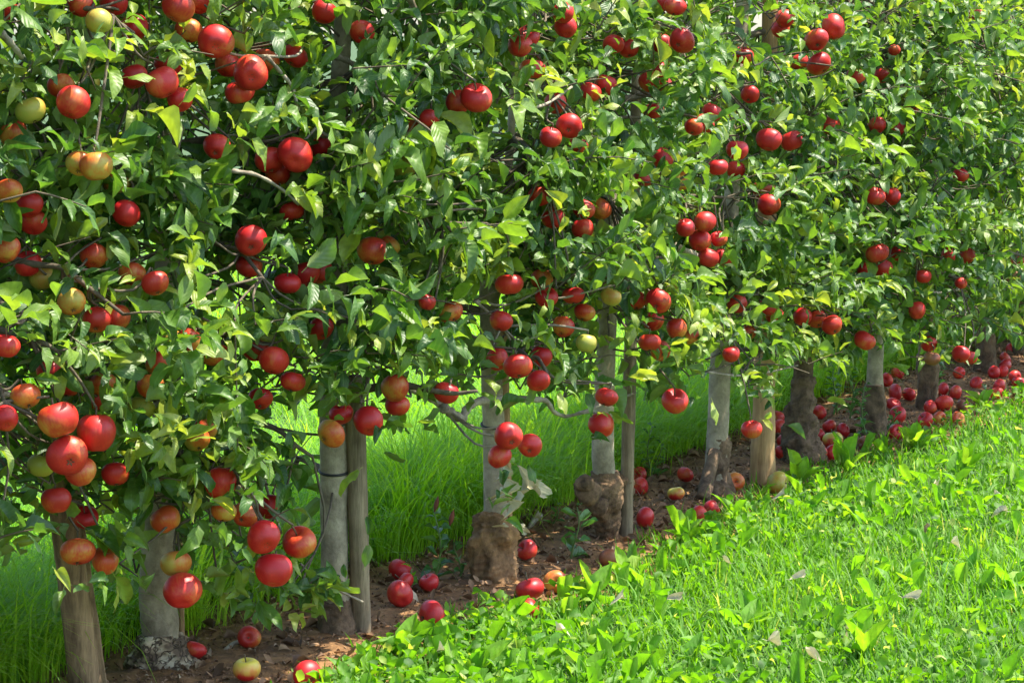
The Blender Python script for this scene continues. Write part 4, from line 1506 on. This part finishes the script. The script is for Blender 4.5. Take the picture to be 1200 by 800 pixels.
def clear_of_apples(P, H):
    keep = np.ones(len(P), bool)
    for a in lie:
        v = a['P'] - CO
        x, y, d = project(P + ZU * (H * .6)[:, None])
        near = (np.hypot(x - a['x'], y - a['y']) < a['r'] * px_m(a['P']) * 0.95) & (d < a['P'] @ FW + 3)
        keep &= ~(near & (np.linalg.norm(P - a['P'], axis=1) < .5) & (rng.random(len(P)) < .8))
        keep &= np.linalg.norm((P - a['P'])[:, :2], axis=1) > a['r'] * .9
    return keep


def patch(P, f=1.0):
    return np.clip(.5 + .5 * noise3(P * np.array([1, 1, 0]), 2, .12 * f), 0, 1)


s, t, P = scatter(420000, -2.5, 9, 0.0, 4.0, 5.6, 1.2)
fe = edge_front(s)
ok = (t > fe - 0.02 + .05 * np.sin(s * 23) + .03 * np.sin(s * 57)) & (rng.random(len(s)) < .78)
P, s, t = P[ok], s[ok], t[ok]
pt = patch(P)
n = len(P)
H = rng.uniform(.025, .075, n) * (.7 + .6 * pt) * np.where(rng.random(n) < .06, 1.5, 1)
ok = clear_of_apples(P, H)
P, pt, H = P[ok], pt[ok], H[ok]
n = len(P)
tint = np.clip(rng.normal(.42, .17, n) + .35 * (pt - .5), 0, .95)
tint = np.where(rng.random(n) < .025, 1.0, tint)
lawn = obj('lawn_grass', blades_mesh('lawn_grass', P, rng.uniform(0, 6.28, n), H, rng.uniform(.003, .007, n), np.abs(rng.normal(.4, .38, n)), np.abs(rng.normal(1.1, .7, n)), tint, M_LAWN, 4))
tag(lawn, kind='stuff')

# clover and small broad leaves among the blades
s, t, P = scatter(190000, -2.5, 9, 0.0, 4.0, 5.6, 1.2)
ok = (t > edge_front(s) + .02) & (rng.random(len(s)) < np.clip(patch(P, 1.6) * 1.1 - .1, 0, 1) * .55)
P = P[ok]
P = P[clear_of_apples(P, np.full(len(P), .05))]
n = len(P)
az = rng.uniform(0, 6.28, n)
el = rng.uniform(-.2, 1.0, n)
D = np.stack([np.cos(az) * np.cos(el), np.sin(az) * np.cos(el), np.sin(el)], 1)
N = ZU + rng.normal(0, .4, (n, 3))
P[:, 2] = rng.uniform(.015, .06, n)
L = rng.uniform(.014, .034, n)
clover = obj('clover_leaves', leaves_mesh('clover_leaves', P, D, N, L, L * rng.uniform(.55, .9, n), np.clip(rng.normal(.45, .25, n), 0, .97), M_LAWN, LITTER_T))
tag(clover, kind='stuff')

# dandelion and dock leaves too many to count
s, t, P = scatter(42000, -2.5, 9, 0.05, 4.0, 5.6, 1.2)
ok = (t > edge_front(s) + .03) & (rng.random(len(s)) < np.clip(patch(P, 2.3) * 1.2 - .1, 0, 1) * .7)
P = P[ok]
ok = clear_of_apples(P, np.full(len(P), .08))
P = P[ok]
n = len(P)
az = rng.uniform(0, 6.28, n)
el = rng.uniform(.35, 1.35, n)
D = np.stack([np.cos(az) * np.cos(el), np.sin(az) * np.cos(el), np.sin(el)], 1)
N = np.stack([-np.cos(az) * np.sin(el), -np.sin(az) * np.sin(el), np.cos(el)], 1) + rng.normal(0, .2, (n, 3))
P[:, 2] = .005
L = rng.uniform(.03, .10, n)
weeds = obj('lawn_weeds', leaves_mesh('lawn_weeds', P, D, N, L, L * rng.uniform(.24, .42, n), np.clip(rng.normal(.42, .22, n), 0, 1), M_WEED, HERB_T))
tag(weeds, kind='stuff')

# ------------------------------------------------------------------ tall soft grass behind the row, in tussocks
s, t = rng.uniform(-3.0, 11, 2600), rng.uniform(-6.5, -.18, 2600)
P = R0 + s[:, None] * RD + t[:, None] * RN
P[:, 2] = 0
ok = (t < edge_back(s) - .08) & (P[:, 0] > -.30 * P[:, 1] - .6) & (P[:, 0] < .30 * P[:, 1] + .6) & (rng.random(len(s)) < np.clip(1.2 / (np.abs(t) + .35), .35, 1))
s2 = rng.uniform(-2.4, 9, 620)          # the ragged margin against the bare strip
t2 = edge_back(s2) - .06 - .5 * rng.random(620) ** 1.3
P = np.concatenate([P[ok], R0 + s2[:, None] * RD + t2[:, None] * RN])
P[:, 2] = 0
m = 95
C = np.repeat(P, m, 0)
n = len(C)
az = rng.uniform(0, 6.28, n)
rr = np.abs(rng.normal(0, .06, n))
root_ = C + np.stack([np.cos(az) * rr, np.sin(az) * rr, 0 * rr], 1)
az = az + rng.normal(0, .5, n)
size = np.repeat(rng.uniform(.65, 1.15, len(P)), m)
ct = np.repeat(np.clip(rng.normal(.5, .18, len(P)), 0, 1), m)
tall = obj('tall_grass', blades_mesh('tall_grass', root_, az, rng.uniform(.2, .46, n) * size, rng.uniform(.002, .0042, n), np.abs(rng.normal(.1, .2, n)), rng.uniform(.9, 2.7, n),
                                     np.clip(ct + rng.normal(0, .14, n), 0, 1), M_TALL, 6))
tag(tall, kind='stuff')

# ------------------------------------------------------------------ dead leaves and crumbs on the soil
n = 24000
s = rng.uniform(-2.2, 9, n)
f_, b_ = edge_front(s) + .06, edge_back(s) - .1
t = b_ + (f_ - b_) * rng.random(n)
P = R0 + s[:, None] * RD + t[:, None] * RN
P[:, 2] = soil_z(s, t) + .003
az = rng.uniform(0, 6.28, n)
D = np.stack([np.cos(az), np.sin(az), rng.normal(.1, .3, n)], 1)
L = np.where(rng.random(n) < .10, rng.uniform(.02, .045, n), rng.uniform(.004, .015, n))
ok = np.ones(n, bool)
for a in lie:
    ok &= np.linalg.norm(P - a['P'], axis=1) > a['r'] * 1.02
P, D, L = P[ok], D[ok], L[ok]
n = len(P)
litter = obj('leaf_litter', leaves_mesh('leaf_litter', P, D, ZU + rng.normal(0, .5, (n, 3)), L, L * rng.uniform(.35, .6, n), np.clip(rng.normal(.45, .26, n), 0, 1), M_LITTER, LITTER_T))
tag(litter, kind='stuff')


# ------------------------------------------------------------------ single plants, sticks and fallen leaves
def rosette(px, py, n, l0, l1, label, mat=M_WEED, name='dandelion_plant', cat='weed', up=(.5, 1.35), seed=0, grp='broad-leaved weeds at the lawn edge'):
    r_ = np.random.default_rng(int(px * 31 + py))
    B = ground(px, py)
    o = empty(name, B)
    for i in range(n):
        az_ = i * 2.4 + r_.uniform(-.3, .3)
        el_ = r_.uniform(*up)
        d = np.array([math.cos(az_) * math.cos(el_), math.sin(az_) * math.cos(el_), math.sin(el_)])
        nn = np.array([-math.cos(az_) * math.sin(el_), -math.sin(az_) * math.sin(el_), math.cos(el_)])
        l = r_.uniform(l0, l1)
        obj('leaf', leaves_mesh('leaf', [d * .004], [d], [nn + r_.normal(0, .15, 3)], [l], [l * r_.uniform(.3, .42)], [r_.uniform(.35, .95)], mat, HERB_T), o)
    tag(o, label, cat, grp)
    return o


for x, y, n, l0, l1, lab in (
        (694, 716, 5, .09, .15, 'lime green weed with upright leaf before the red and yellow windfall'),
        (474, 772, 5, .08, .13, 'lime weed with pointed leaves at the soil edge under the large lone windfall'),
        (562, 796, 5, .08, .13, 'round-leaved lime weed at the bottom edge of the lawn, below the lone windfall'),
        (512, 755, 4, .06, .10, 'small lime weed with one upright leaf just below the large lone windfall'),
        (735, 690, 5, .08, .13, 'lime weed right of the wrinkled brown windfall'),
        (664, 738, 4, .06, .09, 'short lime weed below the yellow brown rotting windfall'),
        (806, 640, 6, .08, .13, 'bright broad-leaved weed below the touching pair of windfalls'),
        (936, 570, 6, .10, .15, 'tall lime dock leaves before the mossy dark trunk'),
        (862, 618, 5, .08, .12, 'lime weed at the lawn edge below the forked trunk base'),
        (992, 556, 6, .10, .15, 'big bright dock leaf right of the yellow-topped windfall'),
        (1072, 530, 6, .09, .14, 'pale lime weed at the lawn edge below the right heap'),
        (1150, 478, 5, .08, .12, 'bright weed standing before the far windfalls at the right'),
        (878, 745, 6, .08, .12, 'lime dock plant in mid lawn left of the pale fallen leaf'),
        (1012, 775, 6, .09, .14, 'big lime dock plant low in the lawn at the bottom edge'),
        (1185, 700, 6, .09, .14, 'tall lime dock plant in the lawn at the right edge'),
        (1130, 560, 6, .08, .13, 'lime dock plant in the upper lawn at the right')):
    rosette(x, y, n, l0, l1, lab)


def herb(px, py, top_py, nl, l0, l1, label, mat, name, spread=.3, lean=0.0, seed=3, head=False, dt=None, pairs=True):
    """An upright plant: a stem and leaves up its length, each leaf its own part."""
    r_ = np.random.default_rng(seed)
    B = ground(px, py)
    B[2] = 0.0
    k = px_m(B)
    h = (py - top_py) / k
    o = empty(name, B)
    u = np.linspace(0, 1, 7)
    ax = np.stack([lean * u * u + .01 * np.sin(u * 5 + seed), .01 * np.cos(u * 4), h * u], 1)
    bag = Bag()
    bag.tube(ax, np.linspace(.0035, .0015, 7), 6)
    obj('stem', bag.mesh('stem', M_HERB), o)
    for i in range(nl):
        f = .15 + .85 * i / (nl - 1)
        c = np.array([np.interp(f, u, ax[:, j]) for j in range(3)])
        az_ = i * (1.57 if i % 2 else 4.71) + r_.uniform(-.5, .5) + (i // 2) * .9
        el_ = r_.uniform(-.1, .7)
        d = np.array([math.cos(az_) * math.cos(el_), math.sin(az_) * math.cos(el_), math.sin(el_)])
        l = r_.uniform(l0, l1) * (1.05 - .45 * f)
        obj('leaf', leaves_mesh('leaf', [c + d * .006], [d], [ZU + r_.normal(0, .25, 3)], [l], [l * r_.uniform(.42, .58)], [r_.uniform(.2, 1)], mat, HERB_T), o)
    if head:
        for i in range(2):
            bag = Bag()
            v = np.linspace(0, 1, 8)
            c = ax[-1 - i] + np.array([.03 * i, 0, 0])
            bag.tube(c + np.stack([.01 * v, 0 * v, .042 * v], 1), .006 * np.sin(math.pi * np.clip(v, .06, .97)), 8, .35)
            obj('seed_head', bag.mesh('seed_head', M_SEED), o)
    tag(o, label, 'plant', 'single plants on the soil strip')
    return o


herb(674, 664, 592, 11, .04, .075, 'young broad-leaved seedling on the soil between stump-like base and knobbly trunk', M_DARKWEED, 'seedling', seed=4)
herb(512, 694, 598, 16, .04, .07, 'dark leafy weed with rusty seed heads before the tall grass', M_DARKWEED, 'weed_plant', seed=5, head=True)
herb(536, 690, 632, 9, .03, .055, 'low dark weed left of the stump-like trunk base', M_DARKWEED, 'weed_plant', seed=6)
herb(486, 700, 664, 6, .03, .05, 'short pale sprout among the four windfalls', M_WEED, 'sprout', seed=7)
herb(762, 568, 498, 18, .025, .04, 'slender pale weed behind the thin stake', M_DARKWEED, 'weed_plant', seed=8)
herb(772, 562, 520, 12, .025, .04, 'small pale weed right of the slender one behind the stake', M_DARKWEED, 'weed_plant', seed=9)
herb(650, 628, 592, 8, .03, .05, 'small weed behind the round windfall near the pale stick', M_DARKWEED, 'weed_plant', seed=10)
herb(996, 500, 420, 30, .03, .05, 'bushy small-leaved weed climbing left of the slim grey trunk', M_DARKWEED, 'climbing_weed', seed=12)
herb(978, 492, 430, 24, .03, .05, 'leafy weed in shade right of the mossy dark trunk', M_DARKWEED, 'climbing_weed', seed=13)
herb(1012, 524, 450, 26, .03, .045, 'ivy-like weed clinging to the slim trunk base', M_DARKWEED, 'climbing_weed', seed=14)
herb(1100, 462, 425, 16, .03, .05, 'weed under the low hanging brown orange apple', M_DARKWEED, 'weed_plant', seed=15)
herb(1046, 508, 480, 10, .03, .05, 'small weed at the lawn edge right of the ivy-like one', M_DARKWEED, 'weed_plant', seed=16)

for i, (x, y, l, c, lab) in enumerate((
        (915, 760, .085, .95, 'large pale dry leaf lying in the lawn, lowest but one'),
        (948, 778, .075, .75, 'beige dry leaf low in the lawn by the bottom edge'),
        (1070, 709, .07, 1.0, 'white backed leaf in the right half of the lawn'),
        (987, 744, .065, .95, 'curled white leaf low in the mid lawn'),
        (933, 684, .06, .9, 'pale flat leaf in the middle of the lawn'),
        (849, 665, .05, .95, 'small pale leaf at the left of the mid lawn'),
        (1124, 643, .065, 1.0, 'bright pale leaf at the right side of the lawn'),
        (1168, 602, .08, .95, 'long white leaf, lower one of the two near the right edge'),
        (1174, 582, .06, .95, 'long white leaf, upper one of the two near the right edge'),
        (1083, 624, .055, .1, 'curled brown leaf in the upper lawn'),
        (1099, 573, .05, .9, 'small pale leaf high in the lawn'),
        (513, 768, .05, 1.0, 'pale leaf in the grass under the large lone windfall'),
        (661, 743, .05, .9, 'pale leaf in the lawn under the rotting windfall'),
        (722, 706, .055, .9, 'cream leaf in grass below the wrinkled brown windfall'),
        (788, 708, .06, .8, 'cream leaf in the left lawn below the touching windfalls'),
        (911, 584, .06, .9, 'pale leaf beside the yellow green windfall'),
        (634, 612, .05, .6, 'dry leaf on soil near the pale stick'))):
    B = ground(x, y, .05 if y > 560 else .03)
    r_ = np.random.default_rng(i)
    l *= .72
    az_ = r_.uniform(-.6, .6) + (math.pi if i % 2 else 0)
    d = np.array([math.cos(az_), math.sin(az_), r_.uniform(-.45, .25)])
    o = obj('fallen_leaf', leaves_mesh('fallen_leaf', [-d * l * .5 + ZU * .012], [d], [ZU * .8 - FW * .5 + r_.normal(0, .2, 3)], [l], [l * .42], [c], M_DRY, DRY_T), None, B)
    tag(o, lab, 'leaf', 'dead leaves lying on the lawn')

for i, (x0, y0, x1, y1, w, lab) in enumerate((
        (632, 604, 618, 625, .010, 'pale broken stick on the soil behind the round windfall'),
        (262, 765, 286, 752, .006, 'thin brown twig on soil beside the pale flaking trunk'))):
    A, B = ground(x0, y0, .02), ground(x1, y1, .02)
    u = np.linspace(0, 1, 6)[:, None]
    bag = Bag()
    bag.tube((B - A) * u + ZU * .01 * np.sin(u * 3), w * np.linspace(1, .6, 6), 8, .15)
    o = obj('fallen_stick', bag.mesh('fallen_stick', M_BARELIMB), None, A)
    tag(o, lab, 'stick', 'sticks on the soil')
